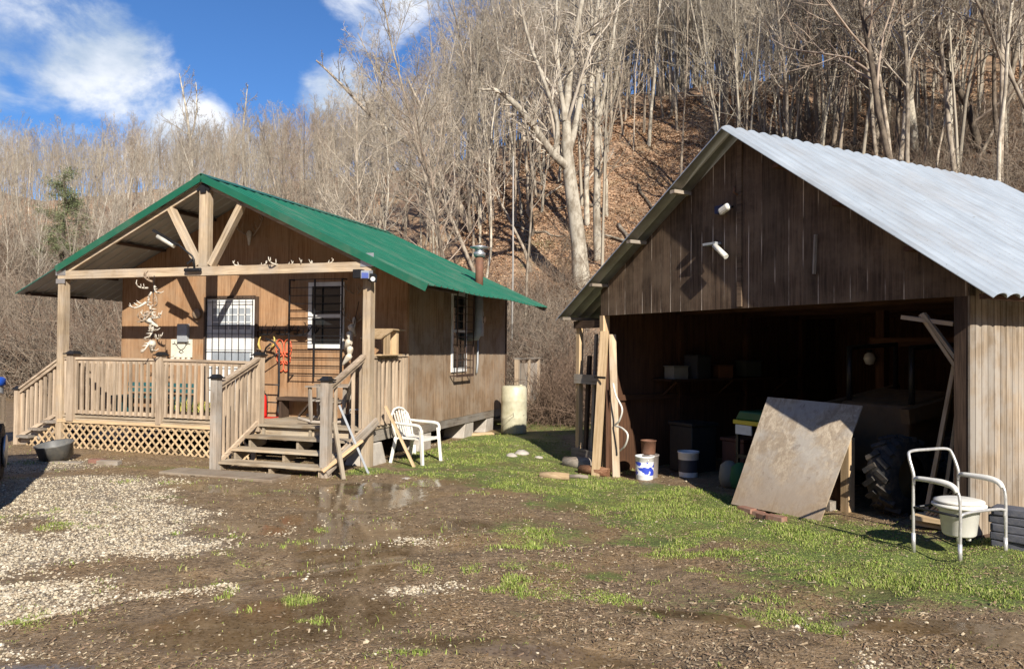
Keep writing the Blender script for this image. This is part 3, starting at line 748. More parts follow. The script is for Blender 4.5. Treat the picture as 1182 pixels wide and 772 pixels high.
obj('side_wall', MB().box(GW - .02, GW, .0, GD, gz(GW, 0) - .25 + .3, groof(GW) - .05), W_gside(), gar)
obj('skirt_board', MB().box(GW - .018, GW - .004, .02, GD, -.3, gz(GW, 0) + .1), W_dark('y'), gar)
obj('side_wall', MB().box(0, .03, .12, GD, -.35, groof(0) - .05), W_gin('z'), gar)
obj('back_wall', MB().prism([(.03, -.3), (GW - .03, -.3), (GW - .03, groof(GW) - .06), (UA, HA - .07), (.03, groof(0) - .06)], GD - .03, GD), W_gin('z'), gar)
obj('post', MB().box(GW - .15, GW - .022, .004, .13, -.1, HL), W_dark('z'), gar)
obj('post', MB().box(.0, .09, -.02, .10, -.35, HL), W_fresh('z'), gar)
for v in (1.5, 3.0, 4.4):
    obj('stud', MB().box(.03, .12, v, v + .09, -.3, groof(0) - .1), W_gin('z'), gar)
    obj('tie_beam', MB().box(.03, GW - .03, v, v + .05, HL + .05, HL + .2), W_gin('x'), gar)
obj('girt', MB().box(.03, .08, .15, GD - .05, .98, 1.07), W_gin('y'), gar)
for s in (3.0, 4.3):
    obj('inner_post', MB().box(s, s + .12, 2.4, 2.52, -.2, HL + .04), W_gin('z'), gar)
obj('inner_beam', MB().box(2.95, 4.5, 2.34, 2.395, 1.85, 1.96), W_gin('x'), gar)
obj('batten', MB().box(UA - .03, UA + .04, -.025, -.001, HL + .02, HA - .12), W_gar('x'), gar)
plank('batten', (3.96, -.012, 2.62), (3.98, -.012, 3.05), .05, .02, W_grey('z'), gar)

# ------------------------------------------------------------------ TREES
def tubes(P, Rr, sides):
    """P (N,K,3), Rr (N,K) -> verts, quads"""
    N, K, _ = P.shape
    T = np.empty_like(P); T[:, 1:-1] = P[:, 2:] - P[:, :-2]; T[:, 0] = P[:, 1] - P[:, 0]; T[:, -1] = P[:, -1] - P[:, -2]
    T /= np.linalg.norm(T, axis=-1, keepdims=True) + 1e-9
    m = P[:, -1] - P[:, 0]; ref = np.where(np.abs(m[:, 2:3]) > .8 * np.linalg.norm(m, axis=1, keepdims=True), np.array([[1., 0, 0]]), np.array([[0, 0, 1.]]))
    X = np.cross(T, ref[:, None, :]); X /= np.linalg.norm(X, axis=-1, keepdims=True) + 1e-9; Y = np.cross(T, X)
    a = np.arange(sides) * 2 * np.pi / sides
    V = P[:, :, None, :] + (X[:, :, None, :] * np.cos(a)[None, None, :, None] + Y[:, :, None, :] * np.sin(a)[None, None, :, None]) * Rr[:, :, None, None]
    V = V.reshape(-1, 3)
    n, k, s = np.meshgrid(np.arange(N), np.arange(K - 1), np.arange(sides), indexing='ij')
    s2 = (s + 1) % sides; b = n * K * sides
    Fq = np.stack([b + k * sides + s, b + k * sides + s2, b + (k + 1) * sides + s2, b + (k + 1) * sides + s], -1).reshape(-1, 4)
    return V, Fq
def cat(L):
    Vs, Fs, k = [], [], 0
    for v, f in L: Vs.append(v); Fs.append(f + k); k += len(v)
    return np.concatenate(Vs), np.concatenate(Fs)
def grow(P, Rr, n, t0, t1, ang, lenf, K, rng, upb=.0, wob=.12, thin=.55, tip=.25, rmin=.004):
    N, Kp, _ = P.shape
    pi = np.repeat(np.arange(N), n); M = len(pi)
    tt = (t0 + (t1 - t0) * (np.tile(np.arange(n), N) + rng.rand(M)) / n) * (Kp - 1)
    i0 = np.clip(tt.astype(int), 0, Kp - 2); f = (tt - i0)[:, None]
    base = P[pi, i0] * (1 - f) + P[pi, i0 + 1] * f
    tan = P[pi, i0 + 1] - P[pi, i0]; tan /= np.linalg.norm(tan, axis=1, keepdims=True) + 1e-9
    pr = Rr[pi, i0] * (1 - f[:, 0]) + Rr[pi, i0 + 1] * f[:, 0]
    rv = rng.randn(M, 3); perp = rv - tan * np.sum(rv * tan, 1, keepdims=True); perp /= np.linalg.norm(perp, axis=1, keepdims=True)
    an = np.radians(ang[0] + (ang[1] - ang[0]) * rng.rand(M))[:, None]
    d = tan * np.cos(an) + perp * np.sin(an)
    plen = np.linalg.norm(P[:, -1] - P[:, 0], axis=1)[pi]
    fr = tt / (Kp - 1)
    Ls = plen * lenf * (1.1 - .75 * (fr - t0) / (t1 - t0 + 1e-6)) * (.6 + .7 * rng.rand(M))
    out = np.empty((M, K, 3)); out[:, 0] = base; cur = d
    for k in range(1, K):
        cur = cur + rng.randn(M, 3) * wob + np.array([0, 0, upb]); cur /= np.linalg.norm(cur, axis=1, keepdims=True)
        out[:, k] = out[:, k - 1] + cur * (Ls / (K - 1))[:, None]
    r0 = np.maximum(pr * thin, rmin)
    RR = r0[:, None] * np.linspace(1, tip, K)[None, :]
    return out, np.maximum(RR, rmin * .7)
def trunkline(H, r, rng, lean=(0, 0), wob=.02, K=10, tipf=.15):
    P = np.zeros((1, K, 3)); d = np.array([lean[0], lean[1], 1.])
    for k in range(1, K):
        d = d + rng.randn(3) * wob * np.array([1, 1, 0]) * 3; d[2] = 1
        P[0, k] = P[0, k - 1] + d / np.linalg.norm(d) * H / (K - 1)
    P[0, 0, 2] = -.5
    Rr = r * (np.linspace(1, tipf, K)[None, :] ** .85); Rr[0, 0] *= 1.35
    return P, Rr
def tree_arrays(H, r, rng, lean=(0, 0), nl=14, nb=6, ntw=6, lo=.35, ang=(28, 58), llen=.30, upb=.12, rm=.008, sides=(7, 5, 3, 3), nfine=0):
    P, Rr = trunkline(H, r, rng, lean)
    L, LR = grow(P, Rr, nl, lo, .98, ang, llen, 6, rng, upb, .13, .5, .3, rm * 1.6)
    B, BR = grow(L, LR, nb, .2, 1., (25, 60), .42, 5, rng, .07, .16, .6, .3, rm)
    Tw, TR = grow(B, BR, ntw, .2, 1., (20, 60), .5, 4, rng, .05, .2, .7, .5, rm * .75)
    tr = cat([tubes(P, Rr, sides[0])])
    parts = [tubes(L, LR, sides[1]), tubes(B, BR, sides[2]), tubes(Tw, TR, sides[3])]
    if nfine:
        X, XR = grow(Tw, TR, nfine, .2, 1., (20, 55), .55, 3, rng, .03, .2, .8, .7, rm * .6); parts.append(tubes(X, XR, 3))
    return tr, cat(parts)
def barkmat(name, c1, c2, sc=5):
    m, t, b = newmat(name)
    tc = t.node('ShaderNodeTexCoord'); o = tc.outputs['Object']; oi = t.node('ShaderNodeObjectInfo')
    n = t.noise(t.scalev(o, (1, 1, .5)), sc, 5, .7)
    c = t.mix(t.maprange(n, .36, .62), c1, c2)
    c = t.hsv(c, t.maprange(oi.outputs['Random'], 0., 1., .72, 1.25, False))
    t.l.new(c, b.inputs['Base Color']); b.inputs['Roughness'].default_value = .9; b.inputs['Specular IOR Level'].default_value = .15
    return m
M_bark = barkmat('grey_bark', (.17, .135, .10), (.40, .34, .265))
M_bark_d = barkmat('dark_bark', (.07, .055, .042), (.20, .16, .12))
M_bark_p = barkmat('pale_bark', (.24, .20, .15), (.52, .47, .38), 3)
M_twig = barkmat('twigs', (.29, .245, .19), (.45, .39, .31), 1.5)
M_twig_r = barkmat('ruddy_twigs', (.25, .19, .145), (.39, .31, .24), 1.5)
M_twig_p = barkmat('pale_twigs', (.32, .27, .21), (.50, .44, .36), 1.5)

PROTO = {}
def protos(kind, n, bm, tm, **kw):
    for i in range(n):
        rng = np.random.RandomState(hash_(kind) + i * 13)
        k2 = dict(kw); H = k2.pop('H'); r = k2.pop('r'); lean = k2.pop('lean', None)
        ln = (rng.uniform(-.05, .05), rng.uniform(-.05, .05)) if lean is None else (lean * (1 if i % 2 else -1), rng.uniform(-.1, .1))
        tr, cr = tree_arrays(H, r * rng.uniform(.8, 1.15), rng, ln, **k2)
        PROTO.setdefault(kind, []).append((npmesh('trunk', *tr, bm, True), npmesh('crown', *cr, tm, True)))
def hash_(s): return sum(ord(c) * (i + 3) for i, c in enumerate(s)) % 9999
protos('tall', 5, M_bark, M_twig, H=17, r=.115, nl=24, nb=9, ntw=8, lo=.34, llen=.24, nfine=2, rm=.0068)
protos('pale', 3, M_bark_p, M_twig_p, H=16, r=.095, nl=22, nb=8, ntw=8, lo=.38, llen=.22, ang=(22, 50), nfine=1, rm=.0065)
protos('dark', 3, M_bark_d, M_twig_r, H=15, r=.11, nl=20, nb=8, ntw=7, lo=.35, llen=.30, ang=(30, 70), nfine=2, rm=.0068)
protos('slim', 4, M_bark, M_twig, H=11, r=.065, nl=12, nb=6, ntw=5, lo=.4, llen=.2, rm=.007)
protos('lean', 3, M_bark, M_twig_p, H=15, r=.10, lean=.42, nl=18, nb=8, ntw=8, lo=.3, llen=.34, nfine=1, rm=.007)
ZN = [(-99, -29, '', 'at the left picture edge'), (-29, -24, '', 'left of the porch post'), (-24, -20, '', 'above the porch roof left side'), (-20, -15, '', 'above the cabin roof front'), (-15, -10, '', 'above the cabin roof middle'),
      (-10, -4, '', 'above the stove pipe side'), (-4, 3, '', 'left of the big sycamore'), (3, 9, '', 'right of the big sycamore'), (9, 14, '', 'left of the garage peak'), (14, 19, '', 'behind the garage peak'),
      (19, 24, '', 'behind the metal roof front'), (24, 29, '', 'behind the metal roof middle'), (29, 99, '', 'at the right picture edge')]
KD = {'tall': 'tall grey fine branched tree', 'pale': 'straight pale trunked tree', 'dark': 'dark barked spreading tree',
      'slim': 'slender bare sapling', 'lean': 'leaning crooked tree'}
def put_tree(kind, x, y, s=1., sz=None, rz=None, label=None, group=None, i=None):
    pr = PROTO[kind]; tm, cm = pr[i if i is not None else random.randrange(len(pr))]
    ph = math.degrees(math.atan2(x, y)); r_ = math.hypot(x, y)
    z = [q for q in ZN if q[0] <= ph < q[1]][0]
    bd_ = ', low slope,' if r_ < 40 else ', mid slope,' if r_ < 58 else ', near the ridge,'
    lab = label or (KD[kind] + bd_ + ' ' + z[3])
    o = empty('bare_tree' if kind != 'slim' else 'sapling', (x, y, hz(x, y)), rz if rz is not None else random.uniform(0, 6.28), lab, 'tree' if kind != 'slim' else 'sapling', group or (KD[kind] + bd_ + ' ' + z[3]))
    o.scale = (s, s, sz or s); o.rotation_euler[0] = random.gauss(0, .05); o.rotation_euler[1] = random.gauss(0, .05)
    obj('trunk', tm, None, o); obj('crown', cm, None, o)
    return o
# hero trees, placed by their feet
def hero(name, px, py, limbs, bm, tm, label, seed=1, rm=.010, sub=(5, 6, 5, 2), lf=.30):
    """limbs: lists of (pixel x, pixel y, depth offset m, radius m) followed in the slope's vertical plane"""
    x, y = at(px, py); z = hz(x, y); base = Vector((x, y, z)); dep = (base - Vector((0, 0, CAMH))).dot(_fw)
    rng = np.random.RandomState(seed)
    root = empty(name, base, 0, label, 'tree')
    Ls = []; K = 12
    for lb in limbs:
        pts = []
        for qx, qy, dd, rr in lb:
            d = ray(qx, qy); p = Vector((0, 0, CAMH)) + d * ((dep + dd) / d.dot(_fw)) - base; pts.append((*p, rr))
        pts = np.array(pts); s = np.concatenate([[0], np.cumsum(np.linalg.norm(np.diff(pts[:, :3], axis=0), axis=1))]); u = np.linspace(0, s[-1], K)
        q = np.stack([np.interp(u, s, pts[:, c]) for c in range(4)], -1)
        q[1:-1, :3] += rng.randn(K - 2, 3) * .05 * np.minimum(1, s[-1] / 6)
        for _ in range(1): q[1:-1, :3] = (q[:-2, :3] + 2 * q[1:-1, :3] + q[2:, :3]) / 4
        Ls.append(q)
    A = np.stack(Ls); P, Rr = A[:, :, :3].copy(), A[:, :, 3]
    P[0, 0, 2] -= .4
    B, BR = grow(P, Rr, sub[0] * 2, .22, .99, (30, 65), lf, 6, rng, .1, .16, .45, .25, rm * 1.5)
    C2, CR2 = grow(B, BR, sub[1], .15, 1., (25, 60), .42, 5, rng, .06, .18, .6, .3, rm)
    T, TR = grow(C2, CR2, sub[2], .15, 1., (20, 60), .5, 4, rng, .04, .2, .7, .5, rm * .8)
    X, XR = grow(T, TR, sub[3], .2, 1., (20, 55), .55, 3, rng, .03, .2, .8, .7, rm * .6)
    obj('trunk', npmesh('trunk', *tubes(P, Rr, 9), bm, True), None, root)
    obj('crown', npmesh('crown', *cat([tubes(B, BR, 5), tubes(C2, CR2, 3), tubes(T, TR, 3), tubes(X, XR, 3)]), tm, True), None, root)
    return root
hero('sycamore_tree', 672, 326, [
    [(672, 326, 0, .42), (670, 300, 0, .33), (664, 250, 0, .30), (657, 195, 0, .27), (652, 150, 0, .19), (655, 110, .2, .16), (662, 60, .4, .13), (672, 0, .6, .10), (690, -90, 1, .05)],
    [(657, 195, 0, .2), (640, 182, -.3, .17), (625, 160, -.6, .15), (603, 130, -1, .13), (585, 110, -1.2, .11), (568, 100, -1.5, .07), (556, 104, -1.6, .03)],
    [(640, 182, -.3, .12), (648, 140, -.4, .10), (640, 130, -.4, .09), (628, 100, -.6, .08), (615, 60, -.8, .07), (600, 10, -1, .05), (590, -50, -1, .03)],
    [(656, 180, 0, .13), (668, 130, .3, .12), (676, 80, .5, .10), (690, 20, .6, .08), (700, -60, .6, .04)],
    [(652, 140, 0, .11), (646, 90, .2, .09), (640, 40, .3, .07), (645, -40, .4, .04)]],
    M_bark_p, M_twig_p, 'big pale barked sycamore with a long crooked left limb beside the garage', 5)
hero('bare_tree', 691, 312, [[(691, 312, 1.5, .20), (689, 250, 1.5, .17), (688, 180, 1.5, .15), (690, 110, 1.5, .12), (694, 40, 1.5, .10), (698, -60, 1.5, .05)],
                                    [(688, 150, 1.5, .1), (700, 90, 1.5, .08), (712, 30, 1.5, .06), (722, -40, 1.5, .03)]], M_bark_p, M_twig_p,
     'pale slender tree standing just right of the big sycamore', 8)
hero('bare_tree', 679, 306, [[(679, 306, 3, .15), (677, 230, 3, .13), (680, 150, 3, .11), (684, 60, 3, .09), (680, -50, 3, .04)]], M_bark_p, M_twig_p,
     'thin pale tree close behind the big sycamore trunk', 9)
hero('bare_tree', 545, 262, [[(545, 262, 0, .24), (525, 228, 0, .2), (497, 190, 0, .17), (475, 165, 0, .15), (440, 148, 0, .12), (415, 120, 0, .10), (390, 95, 0, .08), (365, 70, 0, .04)],
                                    [(475, 165, 0, .11), (455, 130, 0, .09), (440, 95, 0, .07), (430, 60, 0, .03)], [(500, 195, 0, .1), (480, 195, 0, .08), (450, 180, 0, .06), (410, 160, 0, .03)]], M_bark, M_twig_p,
     'leaning tree stretching its long limb left above the cabin roof', 10, rm=.014)
hero('bare_tree', 560, 252, [[(560, 252, 0, .24), (540, 210, 0, .2), (520, 180, 0, .17), (500, 150, 0, .14), (486, 125, 0, .10), (470, 90, 0, .05)],
                                    [(540, 210, 0, .16), (545, 150, 0, .13), (548, 90, 0, .10), (553, 30, 0, .05)]], M_bark, M_twig, 'forked grey tree leaning left behind the rear of the green roof', 11, rm=.012)
hero('bare_tree', 1138, 198, [[(1138, 198, 0, .17), (1130, 160, 0, .15), (1112, 120, 0, .13), (1095, 85, 0, .11), (1080, 50, 0, .09), (1068, 0, 0, .06)],
                                     [(1095, 85, 0, .07), (1090, 50, 0, .06), (1075, 20, 0, .04)]], M_bark_d, M_twig_r, 'dark crooked tree leaning left above the far end of the metal roof', 12, sub=(4, 5, 4, 2))
hero('bare_tree', 908, 148, [[(908, 148, 0, .13), (925, 110, 0, .11), (940, 75, 0, .09), (950, 50, 0, .08), (965, 30, 0, .06), (985, 0, 0, .03)]], M_bark_d, M_twig_r, 'dark tree bending right above the front of the metal roof', 13, sub=(4, 5, 4, 2))
hero('bare_tree', 1014, 176, [[(1014, 176, 0, .24), (1008, 130, 0, .21), (1000, 80, 0, .18), (990, 30, 0, .15), (978, -30, 0, .1)], [(1000, 80, 0, .12), (1012, 40, 0, .1), (1020, -20, 0, .06)], [(993, 45, 0, .1), (975, 10, 0, .08), (960, -40, 0, .05)]],
     M_bark, M_twig, 'stout forked tree rising behind the middle of the metal roof', 14)
hero('bare_tree', 1060, 190, [[(1060, 190, 0, .2), (1052, 130, 0, .18), (1045, 70, 0, .15), (1035, 10, 0, .12), (1028, -60, 0, .07)]], M_bark_p, M_twig, 'tall pale trunk right of the stout forked tree behind the metal roof', 15)
hero('birch_tree', 285, 225, [[(285, 225, 0, .17), (282, 190, 0, .15), (280, 150, 0, .12), (283, 125, 0, .08), (286, 98, 0, .04)]], M_bark_p, M_twig_p, 'thin white birch rising above the middle of the green cabin roof', 16, rm=.014, lf=.22)
hero('bare_tree', 222, 225, [[(222, 225, 0, .22), (221, 190, 0, .18), (220, 155, 0, .14), (214, 120, 0, .1), (207, 85, 0, .05)], [(220, 160, 0, .1), (228, 130, 0, .08), (226, 95, 0, .04)]], M_bark_p, M_twig_p, 'pale forked tree standing taller than its neighbours behind the porch peak', 17, rm=.014)
for k, (px, py, s) in enumerate([(700, 250, 1.0), (748, 168, 1.2), (781, 150, 1.0), (884, 168, 1.15), (935, 160, 1.1), (962, 165, 1.05), (1102, 195, 1.0), (603, 250, .8), (625, 245, .8)]):
    x, y = at(px, py); put_tree('pale' if k != 5 else 'tall', x, y, s)
n = 0; tries = 0
placed = []
while n < 270 and tries < 9000:
    tries += 1
    ph = rs.uniform(-37, 37); b = np.interp(ph, PH, BASE); c = np.interp(ph, PH, CR)
    r_ = b + 1.0 + (c - b + 6) * rs.rand() ** 1.1
    if ph > 13.5 and r_ < 26: continue
    if 2.5 < ph < 16 and (r_ < 44 or rs.rand() < .8 and r_ < 58): continue
    if 16 <= ph < 26 and r_ < 34: continue
    if -9 < ph < 3 and r_ < 27: continue
    x, y = r_ * math.sin(R(ph)), r_ * math.cos(R(ph))
    if any((x - a) ** 2 + (y - b2) ** 2 < (1.2 if r_ < 45 else 2.) ** 2 for a, b2 in placed): continue
    placed.append((x, y)); n += 1
    u = rs.rand()
    if ph < -18 and r_ < 50: kind = 'slim' if u < .6 else ('lean' if u < .75 else 'pale')
    elif ph > 13: kind = 'pale' if u < .2 else 'tall' if u < .52 else 'dark' if u < .76 else 'slim' if u < .86 else 'lean'
    else: kind = 'slim' if u < .28 else 'tall' if u < .62 else 'pale' if u < .78 else 'lean' if u < .9 else 'dark'
    s = rs.uniform(.72, 1.0) * (.57 if ph < -18 else .60 if ph < -11 else .70 if ph < -5 else 1.0)
    if kind == 'slim': s *= 1.15
    put_tree(kind, x, y, s, s * rs.uniform(.9, 1.12))
# the rest of the woods, past the three hundred nearest: one mass
def far_wood():
    var = []
    for i in range(7):
        rng = np.random.RandomState(300 + i)
        P, Rr = trunkline(13, .075, rng, (rng.uniform(-.08, .08), 0), K=5)
        L, LR = grow(P, Rr, 9, .3, .98, (20, 50), .28, 4, rng, .12, .14, .5, .4, .014)
        B, BR = grow(L, LR, 7, .15, 1., (20, 55), .5, 3, rng, .08, .2, .6, .6, .010)
        X, XR = grow(B, BR, 4, .15, 1., (20, 55), .55, 3, rng, .08, .2, .7, .7, .0085)
        var.append(cat([tubes(P, Rr, 4), tubes(L, LR, 3), tubes(B, BR, 3), tubes(X, XR, 3)]))
    parts = []; tint = []
    for i in range(1750):
        ph = rs.uniform(-39, 40) if i < 820 else rs.uniform(-6, 39) if i < 1250 else rs.uniform(-39, -9); b = np.interp(ph, PH, BASE); c = np.interp(ph, PH, CR)
        r_ = (b + 10 + (c - b + 8) * rs.rand() ** .6)
        if 2 < ph < 15 and r_ < 56: r_ = (57 + rs.rand() * 14) if rs.rand() < .75 else r_
        if ph > 15 and r_ < 32: continue
        if -9 < ph <= 2 and r_ < 38: continue
        x, y = r_ * math.sin(R(ph)), r_ * math.cos(R(ph))
        V, Fq = var[rs.randint(len(var))]; a = rs.uniform(0, 6.28); s = rs.uniform(.7, 1.05) * (.62 if ph < -18 else .66 if ph < -11 else .74 if ph < -5 else 1.05)
        V2 = np.stack([(V[:, 0] * math.cos(a) - V[:, 1] * math.sin(a)) * s, (V[:, 0] * math.sin(a) + V[:, 1] * math.cos(a)) * s, V[:, 2] * s], -1) + np.array([x, y, hz(x, y)])
        parts.append((V2, Fq)); u = rs.rand()
        c0 = np.array([.36, .315, .245]) * rs.uniform(.75, 1.25) if u < .7 else np.array([.33, .27, .205]) * rs.uniform(.8, 1.2)
        tint.append(np.tile(c0, (len(V2), 1)))
    V, Fq = cat(parts)
    me = npmesh('far_woods', V, Fq, attrmat('far_wood_bark', .9), True, np.concatenate(tint))
    o = bpy.data.objects.new('far_woods', me); COL.objects.link(o); tag(o, 'dense bare winter woods filling the hillside behind the nearer trees', 'woods', kind='stuff')
far_wood()
# undergrowth: arching bare stems
def brush():
    var = []
    for i in range(6):
        rng = np.random.RandomState(500 + i); N = 26
        P = np.zeros((N, 5, 3)); d = rng.randn(N, 3) * .55; d[:, 2] = 1 + rng.rand(N); d /= np.linalg.norm(d, axis=1, keepdims=True); P[:, 0, :2] = rng.randn(N, 2) * .45; P[:, 0, 2] = -.1
        Ls = rng.uniform(1.0, 2.6, N)
        for k in range(1, 5): d = d + rng.randn(N, 3) * .22 + np.array([0, 0, -.13]); d /= np.linalg.norm(d, axis=1, keepdims=True); P[:, k] = P[:, k - 1] + d * (Ls / 4)[:, None]
        Rr = np.linspace(.010, .005, 5)[None, :] * np.ones((N, 1))
        B, BR = grow(P, Rr, 6, .2, 1., (30, 70), .38, 3, rng, .0, .3, .8, .6, .0045)
        var.append(cat([tubes(P, Rr, 3), tubes(B, BR, 3)]))
    parts, tint = [], []
    def addp(x, y, s, c0):
        V, Fq = var[rs.randint(len(var))]; a = rs.uniform(0, 6.28)
        V2 = np.stack([(V[:, 0] * math.cos(a) - V[:, 1] * math.sin(a)) * s, (V[:, 0] * math.sin(a) + V[:, 1] * math.cos(a)) * s, V[:, 2] * s], -1) + np.array([x, y, hz(x, y)])
        parts.append((V2, Fq)); tint.append(np.tile(c0 * rs.uniform(.75, 1.25), (len(V2), 1)))
    for i in range(900):
        u = rs.rand()
        if u < .5: ph = rs.uniform(-37, -14); r0 = rs.uniform(-6, 34)
        elif u < .72: ph = rs.uniform(-13, 5); r0 = abs(rs.randn()) * 5 + (1.5 if ph > -2 else -1)
        else: ph = rs.uniform(15, 36); r0 = rs.uniform(8, 24)
        b = np.interp(ph, PH, BASE); r_ = b + r0
        x, y = r_ * math.sin(R(ph)), r_ * math.cos(R(ph))
        gu, gv = toG(x, y); cu, cv = toC(x, y)
        if -1.5 < x < 3 and 17 < y < 21.5 or -1 < gu < 7 and -1 < gv < 6.3 or -1.5 < cu < 7.2 and -1 < cv < 8.6: continue
        addp(x, y, rs.uniform(.7, 1.5) * (1.3 if u < .5 else .8), np.array([.25, .20, .15]) if rs.rand() < .7 else np.array([.19, .13, .09]))
    for i in range(45):        # thicket beside the garage
        x = rs.uniform(.8, 4.6); y = rs.uniform(17.6, 22); gu, gv = toG(x, y)
        if gu > -1.3: continue
        addp(x, y, rs.uniform(.6, 1.0), np.array([.17, .115, .08]))
    V, Fq = cat(parts)
    me = npmesh('undergrowth', V, Fq, attrmat('undergrowth_stems', .9), True, np.concatenate(tint))
    o = bpy.data.objects.new('undergrowth', me); COL.objects.link(o); tag(o, 'tangled bare brush and briars along the foot of the slope', 'undergrowth', kind='stuff')
brush()
# evergreen at the left
def evergreen(px, py, top, label):
    x, y = at(px, py); z = hz(x, y); dep = math.hypot(x, y); H = (py - top) / F * dep
    rng = np.random.RandomState(77)
    root = empty('pine_tree', (x, y, z), 0, label, 'tree')
    P, Rr = trunkline(H, .14, rng, (0.08, 0)); obj('trunk', npmesh('trunk', *tubes(P, Rr, 6), M_bark_d, True), None, root)
    L, LR = grow(P, Rr, 46, .30, .99, (60, 95), .23, 5, rng, -.02, .1, .3, .3, .01)
    L = L[rng.rand(len(L)) < .8]
    Vs, Fs = [], []
    N = 8000; li = rng.randint(0, len(L), N); tt = rng.uniform(.25, 1, N) * 4; i0 = np.clip(tt.astype(int), 0, 3); f = (tt - i0)[:, None]
    c = L[li, i0] * (1 - f) + L[li, i0 + 1] * f + rng.randn(N, 3) * np.array([.22, .22, .16])
    d = rng.randn(N, 3) + np.array([0, 0, .3]); d /= np.linalg.norm(d, axis=1, keepdims=True); s = np.cross(d, rng.randn(N, 3)); s /= np.linalg.norm(s, axis=1, keepdims=True)
    a = .14; b = .02
    V = np.stack([c - s * b, c + s * b, c + d * a], 1).reshape(-1, 3); T3 = np.arange(3 * N).reshape(-1, 3)
    tint = np.repeat(np.array([.13, .15, .07]) * rng.uniform(.6, 1.5, (N, 1)), 3, axis=0)
    fo = obj('foliage', npmesh('foliage', V, T3, attrmat('pine_needles', .7), False, tint, tri=True), None, root)
    obj('branches', npmesh('branches', *tubes(L, np.linspace(.03, .01, 5)[None, :] * np.ones((len(L), 1)), 3), M_bark_d, True), None, fo)
evergreen(64, 350, 222, 'loose green pine leaning among bare trees at the left')

# fallen logs on the slope
for k, (a, b_, r_, lab) in enumerate([((712, 262), (748, 300), .11, 'long grey fallen trunk lying on the brown slope left of the garage roof'), ((735, 215), (775, 262), .09, 'dark fallen branch above the long grey fallen trunk on the slope'),
                              ((596, 262), (650, 275), .08, 'thin pale log lying across the slope left of the sycamore foot')]):
    xa, ya = at(*a); xb, yb = at(*b_); rng = np.random.RandomState(k)
    pts = [Vector((xa + (xb - xa) * f, ya + (yb - ya) * f, 0)) for f in np.linspace(0, 1, 9)]
    for q in pts: q.x += rng.randn() * .05; q.y += rng.randn() * .05; q.z = hz(q.x, q.y) + r_ * .8
    o = obj('fallen_log', MB().tube(pts, [r_ * (1 - .5 * f) for f in np.linspace(0, 1, 9)], 7), M_bark if k != 1 else M_bark_d); tag(o, lab, 'log')

for k in range(16):
    ph = rs.uniform(-2, 34) if k < 12 else rs.uniform(2, 12); b_ = np.interp(ph, PH, BASE); r_ = b_ + rs.uniform(4, 24); x, y = r_ * math.sin(R(ph)), r_ * math.cos(R(ph)); a = rs.uniform(0, 3.14); Lg = rs.uniform(2, 5.5); rad = rs.uniform(.04, .12)
    pts = [Vector((x + Lg * (f - .5) * math.cos(a) + rs.randn() * .08, y + Lg * (f - .5) * math.sin(a) + rs.randn() * .08, 0)) for f in np.linspace(0, 1, 8)]
    for q in pts: q.z = hz(q.x, q.y) + rad * .9 + rs.rand() * .08
    tag(obj('fallen_branch', MB().tube(pts, [rad * (1 - .7 * f) for f in np.linspace(0, 1, 8)], 6), (M_bark, M_bark_d, M_bark_p)[k % 3]), 'weathered fallen branch lying in the leaves under the hillside trees', 'branch', 'fallen branches scattered under the hillside trees')
# ------------------------------------------------------------------ GROUND COVER (stuff)
def yard_points(N, rmin=3.2, rmax=17, phm=38, p=1.0):
    ph = rs.uniform(-phm, phm, N); r_ = rmin * (rmax / rmin) ** rs.rand(N) if p == 1 else rmin + (rmax - rmin) * rs.rand(N) ** p
    return r_ * np.sin(np.radians(ph)), r_ * np.cos(np.radians(ph))
def blades(name, label, cat_, N, maskf, hlo, hhi, wd, cols, mat, lean=.5, rmax=18):
    x, y = yard_points(N, rmax=rmax); k = rs.rand(N) < maskf(x, y); x, y = x[k], y[k]; n = len(x)
    z = height(x, y); H = rs.uniform(hlo, hhi, n) * (.4 + 1.1 * sstep(.35, .75, nz(x, y, 2.6, 83))); a = rs.uniform(0, 2 * np.pi, n)
    d = np.stack([np.cos(a), np.sin(a), np.zeros(n)], -1); s = np.stack([-np.sin(a), np.cos(a), np.zeros(n)], -1)
    ln = rs.uniform(0, 1, n)[:, None] * lean
    base = np.stack([x, y, z - .004], -1); w_ = (wd * rs.uniform(.6, 1.4, n))[:, None]
    upv = np.array([0, 0, 1.])
    mid = base + (upv * .62 + d * ln * .35) * H[:, None]; tip = base + (upv * .9 + d * ln * 1.2) * H[:, None]
    V = np.stack([base - s * w_ / 2, base + s * w_ / 2, mid + s * w_ * .42, mid - s * w_ * .42, tip], 1).reshape(-1, 3)
    b = np.arange(n)[:, None] * 5
    T3 = np.concatenate([b + [[0, 1, 2]], b + [[0, 2, 3]], b + [[3, 2, 4]]], 1).reshape(-1, 3)
    c = np.array(cols); ci = rs.randint(0, len(c), n); tint = np.repeat(c[ci] * rs.uniform(.7, 1.3, (n, 1)), 5, axis=0)
    o = bpy.data.objects.new(name, npmesh(name, V, T3, mat, False, tint, tri=True)); COL.objects.link(o); tag(o, label, cat_, kind='stuff')
def nz(x, y, s, seed=0): return fbm(x * s, y * s, 3, seed)
M_blade = attrmat('grass_blades', .65)
def gmask(x, y):
    gv, gs, wt, li = covers(x, y)
    m = sstep(.35, .85, gs + (nz(x, y, 1.6, 31) - .5) * 1.5 + (nz(x, y, 6, 37) - .5) * 1.3)
    return np.clip(m, 0, 1) * (1 - li) + .018 * (nz(x, y, 3, 5) > .55) * (1 - li) * (gs > -.1)
